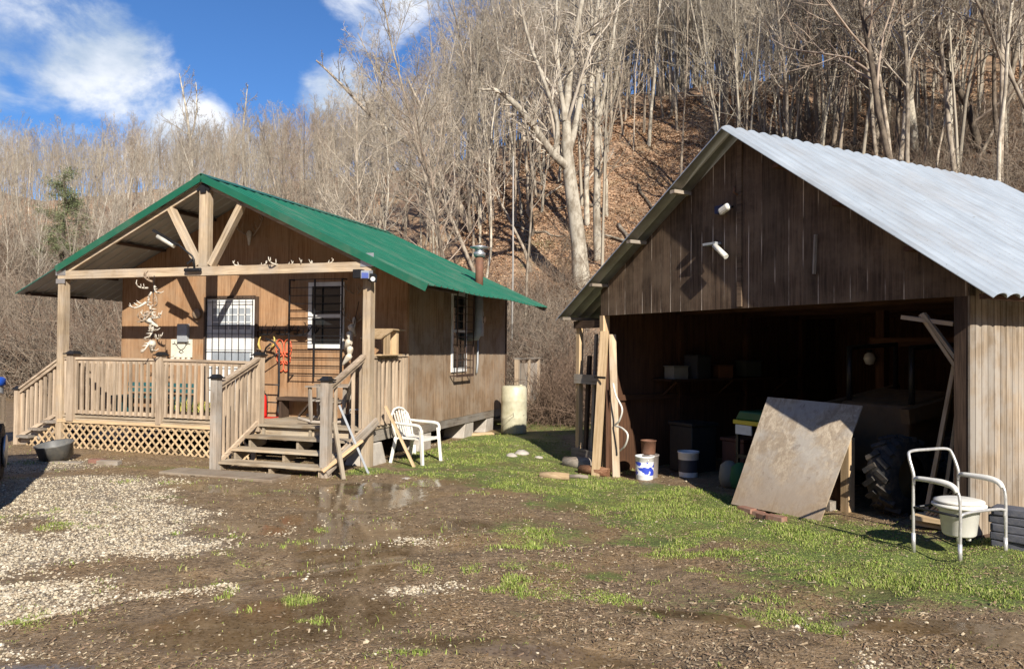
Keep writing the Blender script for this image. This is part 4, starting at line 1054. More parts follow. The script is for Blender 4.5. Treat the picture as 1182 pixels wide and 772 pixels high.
blades('grass', 'short bright green grass and weeds growing in patches across the yard', 'grass', 900000, gmask, .012, .034, .0055,
       [(.19, .26, .045), (.27, .33, .07), (.14, .20, .035), (.35, .37, .11), (.34, .29, .14), (.24, .30, .055), (.22, .28, .05)], M_blade, lean=1.1)
def smask(x, y):
    gv, gs, wt, li = covers(x, y)
    return (.75 * sstep(.3, .62, nz(x, y, 2.2, 55)) * (1 - .95 * np.clip(wt * 1.3, 0, 1)) * (1 - .8 * gv) * (1 - .5 * gs) + .08) * (1 - li)
def litter_bits():
    N = 330000; x, y = yard_points(N, 3.0, 18); k = rs.rand(N) < .38 * smask(x, y); x, y = x[k], y[k]; n = len(x)
    z = height(x, y); a = rs.uniform(0, 6.28, n); Ld = (rs.uniform(.15, 1, n) ** 2 * .022 + .003)[:, None]; wd = (rs.uniform(.12, 1, n) ** 2 * .0065 + .0006)[:, None]
    d = np.stack([np.cos(a), np.sin(a), rs.uniform(-.15, .25, n)], -1); s = np.stack([-np.sin(a), np.cos(a), rs.uniform(-.3, .3, n)], -1)
    c = np.stack([x, y, z + rs.uniform(.001, .010, n)], -1)
    V = np.stack([c - d * Ld - s * wd, c - d * Ld + s * wd, c + d * Ld + s * wd + np.array([0, 0, .006]), c + d * Ld - s * wd], 1).reshape(-1, 3)
    Fq = np.arange(4 * n).reshape(-1, 4)
    col = np.array([(.30, .225, .14), (.22, .15, .085), (.40, .32, .21), (.14, .09, .05), (.26, .19, .12), (.24, .16, .10)])[rs.randint(0, 6, n)] * rs.uniform(.7, 1.25, (n, 1))
    o = bpy.data.objects.new('leaf_litter', npmesh('leaf_litter', V, Fq, attrmat('dead_leaf_bits', .85), False, np.repeat(col, 4, axis=0))); COL.objects.link(o)
    tag(o, 'bits of dead leaves and dry straw strewn over the mud', 'leaf litter', kind='stuff')
litter_bits()
def gravel():
    N = 420000; x, y = yard_points(N, 3.0, 15.5); gv, gs, wt, li = covers(x, y)
    m = sstep(.25, 1.05, gv + (nz(x, y, 1.4, 61) - .5) * .9 + (nz(x, y, 7, 62) - .5) * .9) * .8 + .0015
    k = rs.rand(N) < m; x, y = x[k], y[k]; n = len(x)
    z = height(x, y); sz = rs.uniform(.004, .0125, n) * np.where(rs.rand(n) < .06, 1.8, 1)
    O = np.array([(1, 0, 0), (0, 1, 0), (-1, 0, 0), (0, -1, 0), (0, 0, .8), (.7, .7, .45), (-.7, .7, .4), (-.7, -.7, .45), (.7, -.7, .4)], float)
    a = rs.uniform(0, 6.28, n); st = rs.uniform(.6, 1.1, (n, 1))
    P = O[None] * (1 + rs.uniform(-.22, .22, (n, 9, 3))); P[:, :, 1] *= st; P *= sz[:, None, None]
    ca, sa = np.cos(a)[:, None], np.sin(a)[:, None]
    P = np.stack([P[:, :, 0] * ca - P[:, :, 1] * sa, P[:, :, 0] * sa + P[:, :, 1] * ca, P[:, :, 2]], -1) + np.stack([x, y, z + .001], -1)[:, None, :]
    T = np.array([(0, 1, 5), (1, 2, 6), (2, 3, 7), (3, 0, 8), (0, 5, 8), (1, 6, 5), (2, 7, 6), (3, 8, 7), (4, 8, 5), (4, 5, 6), (4, 6, 7), (4, 7, 8)])
    F3 = (np.arange(n)[:, None, None] * 9 + T[None]).reshape(-1, 3)
    c0 = np.array([(.52, .45, .33), (.44, .37, .26), (.60, .53, .41), (.32, .25, .17), (.50, .41, .28)])[rs.randint(0, 5, n)] * rs.uniform(.75, 1.15, (n, 1))
    o = bpy.data.objects.new('gravel', npmesh('gravel', P.reshape(-1, 3), F3, attrmat('limestone_chips', .85), False, np.repeat(c0, 9, axis=0), tri=True)); COL.objects.link(o)
    tag(o, 'pale crushed limestone gravel of the drive', 'gravel', kind='stuff')
gravel()
def hill_leaves():
    N = 240000; ph = rs.uniform(-4, 37, N); b = np.interp(ph, PH, BASE); r_ = b - 2.5 + 34 * rs.rand(N) ** 1.3
    x, y = r_ * np.sin(np.radians(ph)), r_ * np.cos(np.radians(ph)); k = nz(x, y, .8, 71) > .4 - .2 * rs.rand(N); x, y, r_ = x[k], y[k], r_[k]; n = len(x)
    z = height(x, y); sz = (r_ / 25 * .035 * rs.uniform(.6, 1.5, n))[:, None]
    d = rs.randn(n, 3); d[:, 2] *= .6; d /= np.linalg.norm(d, axis=1, keepdims=True); s = np.cross(d, rs.randn(n, 3) * np.array([.5, .5, 1])); s /= np.linalg.norm(s, axis=1, keepdims=True)
    c = np.stack([x, y, z + rs.uniform(0, .05, n)], -1)
    V = np.stack([c - d * sz, c - s * sz * .6, c + d * sz, c + s * sz * .6], 1).reshape(-1, 3)
    col = np.array([(.44, .28, .17), (.34, .205, .125), (.50, .37, .25), (.24, .15, .09), (.42, .24, .13)])[rs.randint(0, 5, n)] * rs.uniform(.7, 1.25, (n, 1))
    o = bpy.data.objects.new('fallen_leaves', npmesh('fallen_leaves', V, np.arange(4 * n).reshape(-1, 4), bpy.data.materials['dead_leaf_bits'], False, np.repeat(col, 4, axis=0))); COL.objects.link(o)
    tag(o, 'russet fallen leaves blanketing the slope under the trees', 'fallen leaves', kind='stuff')
hill_leaves()

# ------------------------------------------------------------------ THINGS ON THE PORCH
def cabT(name, u, v, z, label, catg, group=None, rz=0):
    x, y = Cw(u, v); return empty(name, (x, y, ZF + z), CA + rz, label, catg, group)
def antler_mb(s=1., side=1, tines=4, rad=.014, seed=0):
    r = random.Random(seed); mb = MB(); pts = []
    for i in range(8):
        f = i / 7; pts.append(Vector((side * s * (.05 + .26 * math.sin(f * 2.3)), -s * .10 * math.sin(f * 3), s * .42 * f ** 1.1)))
    mb.tube(pts, [rad * s * (1.25 - .95 * i / 7) for i in range(8)], 6)
    for k in range(tines):
        p = pts[1 + k * 6 // max(1, tines)]; l = s * (.16 - .02 * k) * r.uniform(.8, 1.2)
        mb.tube([p, p + Vector((-side * l * .15, -l * .35, l * .5)), p + Vector((-side * l * .35, -l * .4, l))], [rad * s * .8, rad * s * .6, rad * s * .2], 5)
    return mb
def antler_rack(u, v, z, s, label, mat, skull=True, rz=0, tilt=0, seed=0, group=None, catg='antlers'):
    t_ = cabT('antler_mount', u, v, z, label, catg, group, rz); t_.rotation_euler[0] = tilt
    for sd in (-1, 1): obj('antler', antler_mb(s, sd, 4, seed=seed + sd), mat, t_)
    if skull:
        obj('skull', MB().lathe([(.005, .09), (.04, .07), (.055, .03), (.045, -.03), (.028, -.10), (.022, -.16), (.004, -.18)], (0, -.04, 0), 10, sx=s, sy=.7 * s), M_bone, t_)
    return t_
g = cabT('antler_garland', 2.05, -.13, 1.15, 'string of white deer antlers hanging from the porch beam left of the king post', 'antlers')
obj('cord', MB().tube([(0, 0, .1), (.01, 0, .6), (.0, .03, 1.2)], .006, 5), M_black, g)
rg = random.Random(12)
for k in range(20):
    sd = 1 if k % 2 else -1; z = 1.10 - 1.0 * k / 19
    o = obj('antler', antler_mb(rg.uniform(.42, .66), sd, 4, .030, seed=k), M_bone if k % 4 else M_antler, g, loc=(rg.uniform(-.06, .06), rg.uniform(-.08, .04), z)); o.rotation_euler = (rg.uniform(-.3, .6), rg.uniform(.2, 2.6) * sd, rg.uniform(-.6, .6))
obj('skull', MB().lathe([(.005, .09), (.05, .07), (.06, .03), (.045, -.05), (.022, -.16), (.004, -.18)], (0, 0, 0), 10), M_bone, g, loc=(.05, -.04, .06), rot=(.5, .6, 0))
obj('skull', MB().lathe([(.005, .09), (.05, .07), (.06, .03), (.045, -.05), (.022, -.16), (.004, -.18)], (0, 0, 0), 10), M_bone, g, loc=(-.03, -.04, .46), rot=(.4, -.9, 0))
antler_rack(2.9, DP - .03, 3.16, 1.0, 'dark antlered skull on the gable wall right of the king post', M_antler, seed=3)
antler_rack(5.02, DP - .03, 2.10, .68, 'brown antler rack on the wall right of the window, upper one', M_antler, seed=5, skull=False)
antler_rack(5.02, DP - .03, 1.62, .66, 'brown antler rack on the wall right of the window, lower one', M_antler, seed=7, rz=.1)
g = cabT('skull_cluster', 5.10, DP - .35, 1.02, 'bunch of white skulls hanging in front of the wall beside the right post', 'skulls')
for k in range(5): obj('skull', MB().lathe([(.005, .09), (.045, .07), (.055, .03), (.04, -.05), (.022, -.13), (.004, -.15)], (0, 0, 0), 10), M_bone, g, loc=(.03 * math.sin(k * 2.1), .02 * k - .04, .12 * k), rot=(.4 * math.sin(k), .7 * math.cos(k * 1.7), k))
obj('cord', MB().tube([(0, 0, 0), (.01, .1, .5), (0, .30, .95)], .006, 5), M_black, g)
antl = [(3.72, 'first'), (4.02, 'second'), (4.40, 'third'), (4.52, 'fourth'), (4.78, 'fifth'), (4.98, 'sixth'), (5.22, 'seventh')]
for k, (u, nme) in enumerate(antl):
    t_ = cabT('beam_antler', u, -.02, 2.478, 'small white antler on the porch beam, %s from the king post' % nme, 'antler', 'small antlers along the porch beam', rz=k * .5)
    o = obj('antler', antler_mb(.30 + .12 * (k == 2) + .05 * (k == 0), 1 if k % 2 else -1, 2, .035, seed=k), M_bone, t_); o.rotation_euler = (0, .5 if k % 2 else -.5, 0)
# arm fixture at the foot of the king post
g = cabT('arm_fixture', 2.88, -.13, 2.42, 'black arm fixture with a pale tube reaching up left from the porch beam', 'fixture')
obj('base', MB().box(-.20, .14, -.02, .02, -.03, .03), M_black, g, bev=.02)
obj('stem', MB().tube([(0, 0, .02), (0, -.01, .16), (-.03, -.02, .22), (-.22, -.03, .36), (-.36, -.03, .44)], .016, 8).beam((-.14, 0, .10), (-.02, 0, .17), .02, .03), M_black, g)
obj('shade', MB().beam((-.30, -.03, .40), (-.78, -.05, .66), .10, .035, w2=.06), M_black, g)
obj('tube', MB().tube([(-.36, -.05, .39), (-.68, -.07, .55)], .038, 10), plain('lamp_glass', (.55, .52, .44), .3), g)
# floodlight on the right post
g = cabT('floodlight', W - .02, -.15, 2.28, 'black twin head security light at the top of the right porch post', 'light')
obj('housing', MB().box(-.15, .0, -.05, .05, -.06, .07), M_black, g, bev=.01)
obj('lamp_head', MB().beam((.05, -.02, 0), (.10, -.12, -.03), .12, .10), M_grey, g)
obj('lamp_head', MB().beam((.13, .02, -.04), (.20, -.06, -.08), .11, .10), M_black, g)
obj('lens', MB().beam((.101, -.122, -.031), (.105, -.13, -.033), .10, .08), plain('blue_lens', (.10, .14, .40), .15), g)
obj('lens', MB().tube([(.20, -.07, -.08), (.205, -.078, -.083)], .035, 10), M_white, g)
obj('arm', MB().tube([(0, 0, 0), (.08, .02, .0), (.13, .02, -.02)], .015, 6), M_black, g)
# deer sign with hooks
g = cabT('deer_sign', 1.42, DP - .012, 1.11, 'white board sign with dark deer drawings and round hooks left of the door', 'sign')
obj('board', MB().box(-.24, .24, -.01, .0, -.12, .21), plain('cream_board', (.68, .64, .52), .5), g)
mb = MB()
for sx in (-1, 1): mb.tube([(sx * .02, -.015, .02), (sx * .07, -.015, .05), (sx * .10, -.015, .10), (sx * .15, -.015, .13), (sx * .20, -.015, .12)], .006, 5).tube([(sx * .10, -.015, .1), (sx * .09, -.015, .15)], .005, 5).tube([(sx * .15, -.015, .13), (sx * .16, -.015, .17)], .005, 5)
mb.tube([(-.05, -.015, -.02), (0, -.015, .02), (.05, -.015, -.02), (0, -.015, -.05), (-.05, -.015, -.02)], .006, 5)
obj('deer_drawing', mb, M_black, g)
for k in range(4): obj('hook', MB().lathe([(.0, .04), (.035, .03), (.045, 0), (.03, -.03), (.0, -.04)], (-.18 + k * .12, -.03, -.16), 8), M_bone, g)
obj('wall_knot', MB().lathe([(.0, .03), (.07, .02), (.10, 0), (.07, -.02), (.0, -.03)], (0, 0, 0), 10), M_antler, None); kn = bpy.data.objects['wall_knot']
kn.location = (*Cw(1.76, DP - .04), ZF + 1.78); kn.rotation_euler = (R(90), 0, CA); kn.name = 'vine_wreath'; tag(kn, 'small dark round wreath on the wall just left of the door', 'wreath')
# antler coat hooks
g = cabT('antler_hooks', 3.5, DP - .03, 1.50, 'row of dark antler hooks on the wall between door and window', 'antlers')
for k in range(3): o = obj('antler', antler_mb(.85, 1, 3, .022, seed=20 + k), M_black, g, loc=(-.40 + .36 * k, -.03, -.04)); o.rotation_euler = (0, .75, 0)
obj('rail', MB().box(-.42, .44, -.02, 0, -.03, .0), W_dark('x'), g)
g = cabT('horn_pair', 3.22, DP - .06, 1.14, 'pair of yellow horns with a dark twig left of the red ornament', 'horns')
M_yel = plain('yellow_horn', (.62, .45, .12), .5)
obj('horn', MB().tube([(-.06, 0, 0), (-.10, 0, .1), (-.08, 0, .2), (-.03, 0, .26)], [.022, .02, .014, .005], 7), M_yel, g)
obj('horn', MB().tube([(.16, 0, .04), (.22, 0, .1), (.23, 0, .2), (.2, 0, .27)], [.022, .02, .014, .005], 7), M_yel, g)
obj('twig', MB().tube([(-.12, -.02, .02), (.05, -.02, -.02), (.18, -.02, .06)], .01, 5).tube([(.05, -.02, -.02), (.1, -.02, -.14), (-.06, -.02, -.22)], .009, 5), M_antler, g)
# red wire ornament
g = cabT('wall_ornament', 3.62, DP - .03, .78, 'red orange wire ornament shaped like wings hanging on the wall left of the window cage', 'ornament')
M_or = plain('orange_paint', (.62, .12, .05), .5)
for s in (-1, 1):
    for (cx_, cz, rx, rz_) in ((.08, .40, .08, .15), (.07, .22, .07, .10), (.05, .08, .05, .09)):
        obj('loop', MB().tube([(s * cx_ + rx * math.cos(a), 0, cz + rz_ * math.sin(a)) for a in np.linspace(0, 6.283, 14)], .011, 5, cap=False), M_or, g)
    obj('fill', MB().prism([(s * .03, .30), (s * .13, .36), (s * .14, .50), (s * .06, .46)], -.004, .004), plain('orange_fill', (.60, .18, .09), .5) if s < 0 else bpy.data.materials['orange_fill'], g)
# hand truck
g = cabT('hand_truck', 3.54, DP - .28, 0, 'black hand truck with tall bent handles against the wall right of the door', 'hand truck')
obj('frame', MB().tube([(-.15, 0, .03), (-.17, .02, .6), (-.18, .04, 1.05), (-.10, .0, 1.18), (.02, -.04, 1.25)], .016, 7).tube([(.14, 0, .03), (.15, .03, .6), (.13, .05, 1.15), (.04, .02, 1.28), (-.1, -.02, 1.34)], .018, 7)
    .tube([(-.15, 0, .25), (.14, 0, .25)], .012, 6).tube([(-.16, .02, .55), (.15, .02, .55)], .012, 6).tube([(-.17, .04, .92), (.13, .04, 1.1)], .012, 6), M_black, g)
obj('toe_plate', MB().box(-.18, .17, -.22, .0, 0, .012), M_red, g)
for s in (-1, 1): obj('wheel', MB().tube([(s * .19 - .02, .06, .11), (s * .19 + .02, .06, .11)], .11, 16), M_rubber, g)
# red gas jug and extinguisher
g = cabT('fire_extinguisher', 3.50, DP - .42, 0.02, 'red fire extinguisher standing by the hand truck', 'fire extinguisher')
obj('cylinder', MB().lathe([(.0, 0), (.06, 0), (.065, .02), (.065, .30), (.045, .36), (.02, .38)], n=16), M_red, g)
obj('valve', MB().box(-.02, .02, -.02, .02, .38, .42).beam((-.06, 0, .44), (.03, 0, .43), .02, .012), M_black, g)
obj('hose', MB().tube([(.02, 0, .4), (.09, -.02, .36), (.1, -.02, .15)], .009, 6), M_black, g)
g = cabT('fuel_can', 3.36, DP - .50, 0.0, 'red plastic fuel can behind the left stair rail top', 'fuel can')
obj('body', MB().box(-.08, .08, -.06, .06, 0, .24), M_red, g, bev=.02)
obj('handle', MB().tube([(-.05, 0, .23), (-.05, 0, .30), (.05, 0, .30), (.05, 0, .23)], .012, 6), M_red, g)
obj('spout', MB().tube([(.06, 0, .22), (.10, 0, .34)], .012, 6), M_black, g)
# dark bench against the wall
g = cabT('porch_bench', 4.15, DP - .24, 0, 'low dark wooden bench against the wall under the window cage', 'bench')
obj('seat', MB().box(-.42, .62, -.14, .14, .30, .35), W_dark('x'), g)
for s in (-.36, .54): obj('leg', MB().beam((s, 0, 0), (s, 0, .30), .05, .22), W_dark('z'), g)
obj('brace', MB().beam((.0, -.1, .04), (.24, -.1, .29), .05, .03), W_dark('z'), g)
# weathered slatted rocking chair
g = cabT('rocking_chair', 5.0, .50, 0, 'weathered grey slatted rocking chair behind the right stair newel', 'chair', rz=R(-70))
mb = MB()
for k in range(6): mb.box(-.26, .26, -.24 + k * .085, -.24 + k * .085 + .065, .36 - k * .006, .38 - k * .006)
obj('seat', mb, W_grey('x'), g)
mb = MB()
for k in range(5): mb.beam((-.21 + k * .105, .26, .36), (-.21 + k * .105, .50, 1.0), .08, .018)
mb.beam((-.27, .47, .92), (.27, .47, .92), .06, .03)
obj('backrest', mb, W_grey('z'), g)
for s in (-1, 1):
    obj('armrest', MB().box(s * .31 - .045, s * .31 + .045, -.30, .36, .58, .60), W_grey('y'), g)
    obj('rocker', MB().tube([(s * .27, -.42, .10), (s * .27, -.2, .04), (s * .27, .1, .025), (s * .27, .4, .06), (s * .27, .58, .13)], .026, 6), W_grey('y'), g)
    obj('leg', MB().beam((s * .27, -.22, .05), (s * .29, -.24, .58), .05, .04), W_grey('z'), g)
    obj('leg', MB().beam((s * .27, .28, .05), (s * .28, .30, .58), .05, .04), W_grey('z'), g)
# teal bench and flower box behind the left railing
g = cabT('teal_bench', 1.35, .75, 0, 'low dark teal slatted bench seen through the left railing', 'bench')
M_teal = plain('teal_paint', (.02, .10, .11), .5, var=.3)
mb = MB()
for k in range(4): mb.box(-.85, .62, -.2 + k * .1, -.2 + k * .1 + .08, .28, .31)
obj('seat', mb, M_teal, g); mb = MB()
for k in range(2): mb.box(-.85, .62, .20, .23, .36 + k * .1, .43 + k * .1)
obj('backrest', mb, M_teal, g)
for s in (-.78, .55): obj('leg', MB().box(s, s + .06, -.18, .2, 0, .28), M_teal, g)
g = cabT('flower_box', 2.75, .16, 0, 'long planter of yellow green sprouts on the deck edge left of the stairs', 'planter')
obj('box', MB().box(-.5, .45, -.08, .08, 0, .12), W_dark('x'), g)
def sprig(n, lx, ly, h, cols, seed):
    r = np.random.RandomState(seed); P = np.zeros((n, 3, 3)); P[:, 0] = np.stack([r.uniform(-lx, lx, n), r.uniform(-ly, ly, n), np.zeros(n)], -1)
    d = r.randn(n, 3) * .35; d[:, 2] = 1; P[:, 1] = P[:, 0] + d * h * .5; P[:, 2] = P[:, 1] + (d + r.randn(n, 3) * .4) * h * .4
    V, Fq = tubes(P, np.ones((n, 1)) * np.array([[.004, .010, .005]]), 4); c = np.array(cols)[r.randint(0, len(cols), n)]
    return npmesh('sprouts', V, Fq, M_blade, False, np.repeat(c, 12, axis=0))
obj('sprouts', sprig(160, .46, .06, .16, [(.40, .36, .06), (.22, .26, .05), (.5, .42, .1)], 3), None, g, loc=(-.02, 0, .11))
# bird house on the rail
g = cabT('bird_house', W - .02, .52, 1.10, 'open wooden bird feeder with a slanted roof on the side railing', 'bird feeder')
obj('roof', MB().beam((0, -.42, .24), (0, -.02, .38), .34, .022).beam((0, -.03, .385), (0, .40, .375), .34, .022), W_fresh('y'), g)
obj('side_panel', MB().prism([(-.26, 0), (-.08, 0), (-.08, .33), (-.26, .26)], -.15, -.13, 'x').prism([(-.26, 0), (-.08, 0), (-.08, .33), (-.26, .26)], .13, .15, 'x'), W_fresh('z'), g)
obj('side_panel', MB().box(-.13, .13, .16, .24, 0, .36), W_fresh('z'), g)
obj('tray', MB().box(-.17, .17, -.38, .30, -.02, 0.0), W_fresh('y'), g)
# loose boards and sticks round the right newel
def lean_board(name, a, b, w_, h_, mat, label, catg, roll=0, local=True):
    pa = Vector((*Cw(a[0], a[1]), ZF + a[2])); pb = Vector((*Cw(b[0], b[1]), ZF + b[2]))
    o = plank(name, pa, pb, w_, h_, mat, None, roll); tag(o, label, catg); return o
lean_board('leaning_board', (5.93, -1.05, -.50), (6.13, .0, .12), .11, .035, W_grey('z'), 'wide grey board propped slanting between the right newel and porch post', 'board', R(90))
lean_board('leaning_board', (6.22, -1.08, -ZF), (5.99, -.95, .18), .05, .035, W_deck('z'), 'short pale slat leaning on the right stair newel', 'board')
lean_board('leaning_board', (5.90, -1.10, -.48), (6.22, -.6, -.10), .07, .03, W_fresh('z'), 'short yellow offcut crossing the slanted grey board by the newel', 'board')
lean_board('metal_rod', (6.3, -.55, -ZF), (5.98, -.82, .40), .03, .03, M_grey, 'blue grey metal rod leaning on the right stair rail', 'rod')
lean_board('wooden_pole', (6.63, .25, -ZF - .02), (6.18, .16, .33), .045, .035, W_fresh('z'), 'pale wooden stake leaning on the side railing left of the plastic chair', 'stake')
g = cabT('tool_box', 5.55, .35, 0, 'dark toolbox on the deck beside the right porch post', 'toolbox')
obj('body', MB().box(-.18, .18, -.1, .1, 0, .17), M_black, g, bev=.01); obj('handle', MB().tube([(-.1, 0, .17), (-.08, 0, .24), (.08, 0, .24), (.1, 0, .17)], .012, 6), M_grey, g)

# ------------------------------------------------------------------ THINGS ROUND THE CABIN
def grd(name, px, py, label, catg, rz=0, group=None, dz=0):
    x, y = at(px, py); return empty(name, (x, y, hz(x, y) + dz), rz, label, catg, group)
# concrete slab
a = [at(196, 551), at(366, 549), at(374, 557), at(215, 560)]
x0, y0 = Cw(4.6, -1.35)
o = obj('stepping_slab', MB().box(-1.0, .85, -.24, .20, -.06, .014), plain('muddy_slab', (.26, .21, .155), .7, nscale=3, dirt=(.16, .11, .07), dirtamt=.7), None, bev=.01); o.location = (x0, y0, hz(x0, y0)); o.rotation_euler = (0, 0, CA); tag(o, 'thin grey concrete slab lying in front of the front stairs', 'slab')
# metal tub
g = grd('feed_tub', 66, 531, 'dented dark rubber tub in front of the lattice', 'tub')
obj('tub', MB().lathe([(.0, .01), (.19, .01), (.22, .04), (.265, .26), (.285, .27), (.285, .255), (.27, .24), (.24, .05), (0, .04)], n=24, sy=.85), plain('tub_rubber', (.11, .11, .105), .45, nscale=8, dirt=(.25, .22, .17)), g, rot=(R(10), R(-6), 0))
for px, py, l_, lab, m_ in ((126, 536, .34, 'split grey wood chunk on the ground by the lattice', W_grey('x')), (112, 534, .22, 'reddish brick piece left of the grey wood chunk', plain('brick', (.22, .11, .08), .9)), (78, 534, .5, 'flat pale plank under the dark tub', W_grey('x'))):
    x, y = at(px, py); o = obj('wood_scrap' if 'brick' not in lab else 'brick_piece', MB().box(-l_ / 2, l_ / 2, -.06, .06, -.01, .06 if 'flat' not in lab else .02), m_, None, bev=.008); o.location = (x, y, hz(x, y)); o.rotation_euler = (0, 0, CA + .2); tag(o, lab, 'scrap')
# plastic chair
def plastic_chair(loc, rz):
    g = empty('plastic_chair', loc, rz, 'white plastic garden armchair on the grass beside the cabin', 'chair')
    w2 = .25
    seat = MB(); n = 8
    for k in range(n): x0_ = -w2 + k * (2 * w2) / n; seat.box(x0_ + .006, x0_ + 2 * w2 / n - .006, -.22, .22, .395, .41)
    seat.box(-w2 - .02, w2 + .02, -.255, -.215, .37, .415).box(-w2 - .02, w2 + .02, .215, .24, .38, .412)
    obj('seat', seat, M_plast, g)
    back = MB()
    for k in range(7):
        u = -.20 + k * .0667; h = .86 - .9 * u * u * 1.6
        back.beam((u * .85, .235, .41), (u * 1.1, .36, h - .02), .030, .012)
    arch = [(-.245, .24, .41), (-.265, .30, .62), (-.235, .345, .77), (-.13, .37, .86), (0, .375, .885), (.13, .37, .86), (.235, .345, .77), (.265, .30, .62), (.245, .24, .41)]
    back.tube(arch, .019, 7); obj('backrest', back, M_plast, g)
    for s in (-1, 1):
        obj('armrest', MB().stube([(s * .255, .32, .66), (s * .29, .1, .645), (s * .29, -.16, .635), (s * .285, -.25, .60), (s * .275, -.27, .5)], [.02, .026, .028, .024, .02], 7), M_plast, g)
        obj('leg', MB().beam((s * .285, -.30, 0), (s * .265, -.25, .56), .035, .05, w2=.05, h2=.05), M_plast, g)
        obj('leg', MB().beam((s * .28, .32, 0), (s * .25, .24, .42), .035, .05, w2=.05, h2=.05), M_plast, g)
    return g
x, y = -1.47, 12.02; plastic_chair((x, y, hz(x, y)), R(64)).scale = (.94, .94, .94)
# barrel
g = grd('plastic_barrel', 593, 500, 'pale yellowish plastic drum standing at the rear corner of the cabin', 'barrel')
M_barrel = plain('barrel_plastic', (.50, .47, .34), .45, nscale=7, dirt=(.36, .32, .18), dirtamt=.45)
obj('body', MB().lathe([(0, 0), (.24, 0), (.265, .03), (.27, .30), (.274, .32), (.274, .35), (.27, .37), (.27, .66), (.274, .68), (.274, .71), (.27, .73), (.265, .95), (.23, 1.0), (0, 1.0)], n=28), M_barrel, g)
obj('bung', MB().lathe([(0, 1.0), (.035, 1.0), (.035, 1.025), (0, 1.025)], (.14, .0, 0), 12), M_barrel, g)
# small things on the grass
def block(px, py, sx, sy, sz, label, catg, mat, rz=0, name='block', dz=0):
    x, y = at(px, py); o = obj(name, MB().box(-sx / 2, sx / 2, -sy / 2, sy / 2, -.02, sz), mat, None, bev=min(sx, sy, sz) * .2); o.location = (x, y, hz(x, y) + dz); o.rotation_euler = (0, 0, rz); tag(o, label, catg); return o
block(556, 502, .55, .14, .05, 'pale board lying by the rear pier of the cabin', 'board', W_lat('x'), R(30), 'loose_board')
block(478, 524, .07, .07, .16, 'small white jug under the plastic chair', 'jug', M_plast, 0, 'small_jug')
rr_ = random.Random(4)
def rock(px, py, s, label, flat=.6):
    x, y = at(px, py); mb = MB(); n = 9
    prof = [(.01, .0), (.8, .05), (1, .3), (.8, .7), (.4, .95), (.01, 1.0)]
    mb.lathe([(r_ * s, z_ * s * flat) for r_, z_ in prof], n=n)
    mb.v = [(a * rr_.uniform(.8, 1.2), b * rr_.uniform(.7, 1.1), c * rr_.uniform(.85, 1.15)) for a, b, c in mb.v]
    o = obj('rock', mb, M_conc, None); o.location = (x, y, hz(x, y) - .02); o.rotation_euler = (0, 0, rr_.uniform(0, 6)); tag(o, label, 'rock')
rock(590, 526, .10, 'pale rock at the tip of the garage shadow'); rock(602, 524, .14, 'white broken rock right of the pale rock in the grass'); rock(622, 528, .08, 'small stone left of the log pile')
rock(468, 552, .09, 'flat stone in the grass below the plastic chair', .3); rock(640, 548, .07, 'little brown stone beside the short round log')
g = None
for px, py, l_, r_, ang, lab in ((640, 553, .42, .055, R(-10), 'short pale cut log lying alone in the grass left of the lumber rack'), (672, 541, .62, .10, R(-30), 'thick grey log lying under the lumber rack'), (686, 548, .5, .075, R(-38), 'rotten reddish log in front of the thick grey log'), (667, 552, .3, .03, R(-10), 'thin stick end between the two cut logs')):
    x, y = at(px, py); d = Vector((math.cos(ang), math.sin(ang), 0)) * l_ / 2
    o = obj('cut_log', MB().tube([-d, d * .1 + Vector((0, 0, .008)), d], [r_, r_ * 1.04, r_ * .93], 12), W_fresh('x') if 'pale' in lab else wood('rotten_log', (.14, .06, .03), (.3, .16, .09), 'x') if 'rotten' in lab else W_grey('x')); o.location = (x, y, hz(x, y) + r_ * .75); tag(o, lab, 'log')
# antenna pole behind the cabin
x, y = at(590, 470); x, y = x * 1.12, y * 1.12; zz = hz(x, y); dep = y
top = CAMH + (412 - 190) / F * dep
o = obj('mast_pole', MB().tube([(0, 0, -.3), (0.02, 0, (top - zz) * .5), (0, 0, top - zz)], [.035, .03, .022], 8), plain('mast_paint', (.33, .31, .28), .8)); o.location = (x, y, zz); tag(o, 'thin pale metal mast rising behind the cabin rear deck', 'pole')

# parked vehicle at the left edge, mostly outside the frame
v = empty('utility_truck', (-7.15, 8.45, 0), R(28), 'dark parked truck whose rear wheel just shows at the left picture edge', 'truck')
M_car = plain('truck_paint', (.06, .065, .07), .3, .4, coat=.5)
def rnd(mb_, nm, m_, b_): return obj(nm, mb_, m_, v, bev=b_)
rnd(MB().prism([(-2.3, .45), (2.3, .45), (2.34, .8), (2.25, 1.1), (.95, 1.18), (.6, 1.78), (-1.2, 1.80), (-1.9, 1.3), (-2.3, 1.15)], -.88, .88), 'body', M_car, .06)
for s in (-1, 1):
    obj('window', MB().prism([(-1.1, 1.2), (.75, 1.2), (.5, 1.7), (-1.05, 1.7)], s * .885 - .004, s * .885 + .004), M_glass, v)
    for xx in (-1.45, 1.5):
        wh = obj('wheel', MB().tube([(xx, s * .72, .36), (xx, s * .92, .36)], .37, 24), M_rubber, v)
        obj('rim', MB().lathe([(0, .0), (.1, .02), (.2, .0), (.22, .03), (0, .03)], n=20), M_galv, wh, loc=(xx, s * .93, .36), rot=(R(90), 0, 0))
v.location = (-6.86, 8.50, hz(-7, 9)); v.rotation_euler = (0, 0, R(118))
g = empty('blue_barrel', (-9.30, 13.6, hz(-9.3, 13.6) - .04), 0, 'blue plastic lid of a drum showing at the left picture edge', 'barrel')
obj('body', MB().lathe([(0, 0), (.27, 0), (.29, .04), (.29, 1.06), (.27, 1.1)], n=24), M_grey, g)
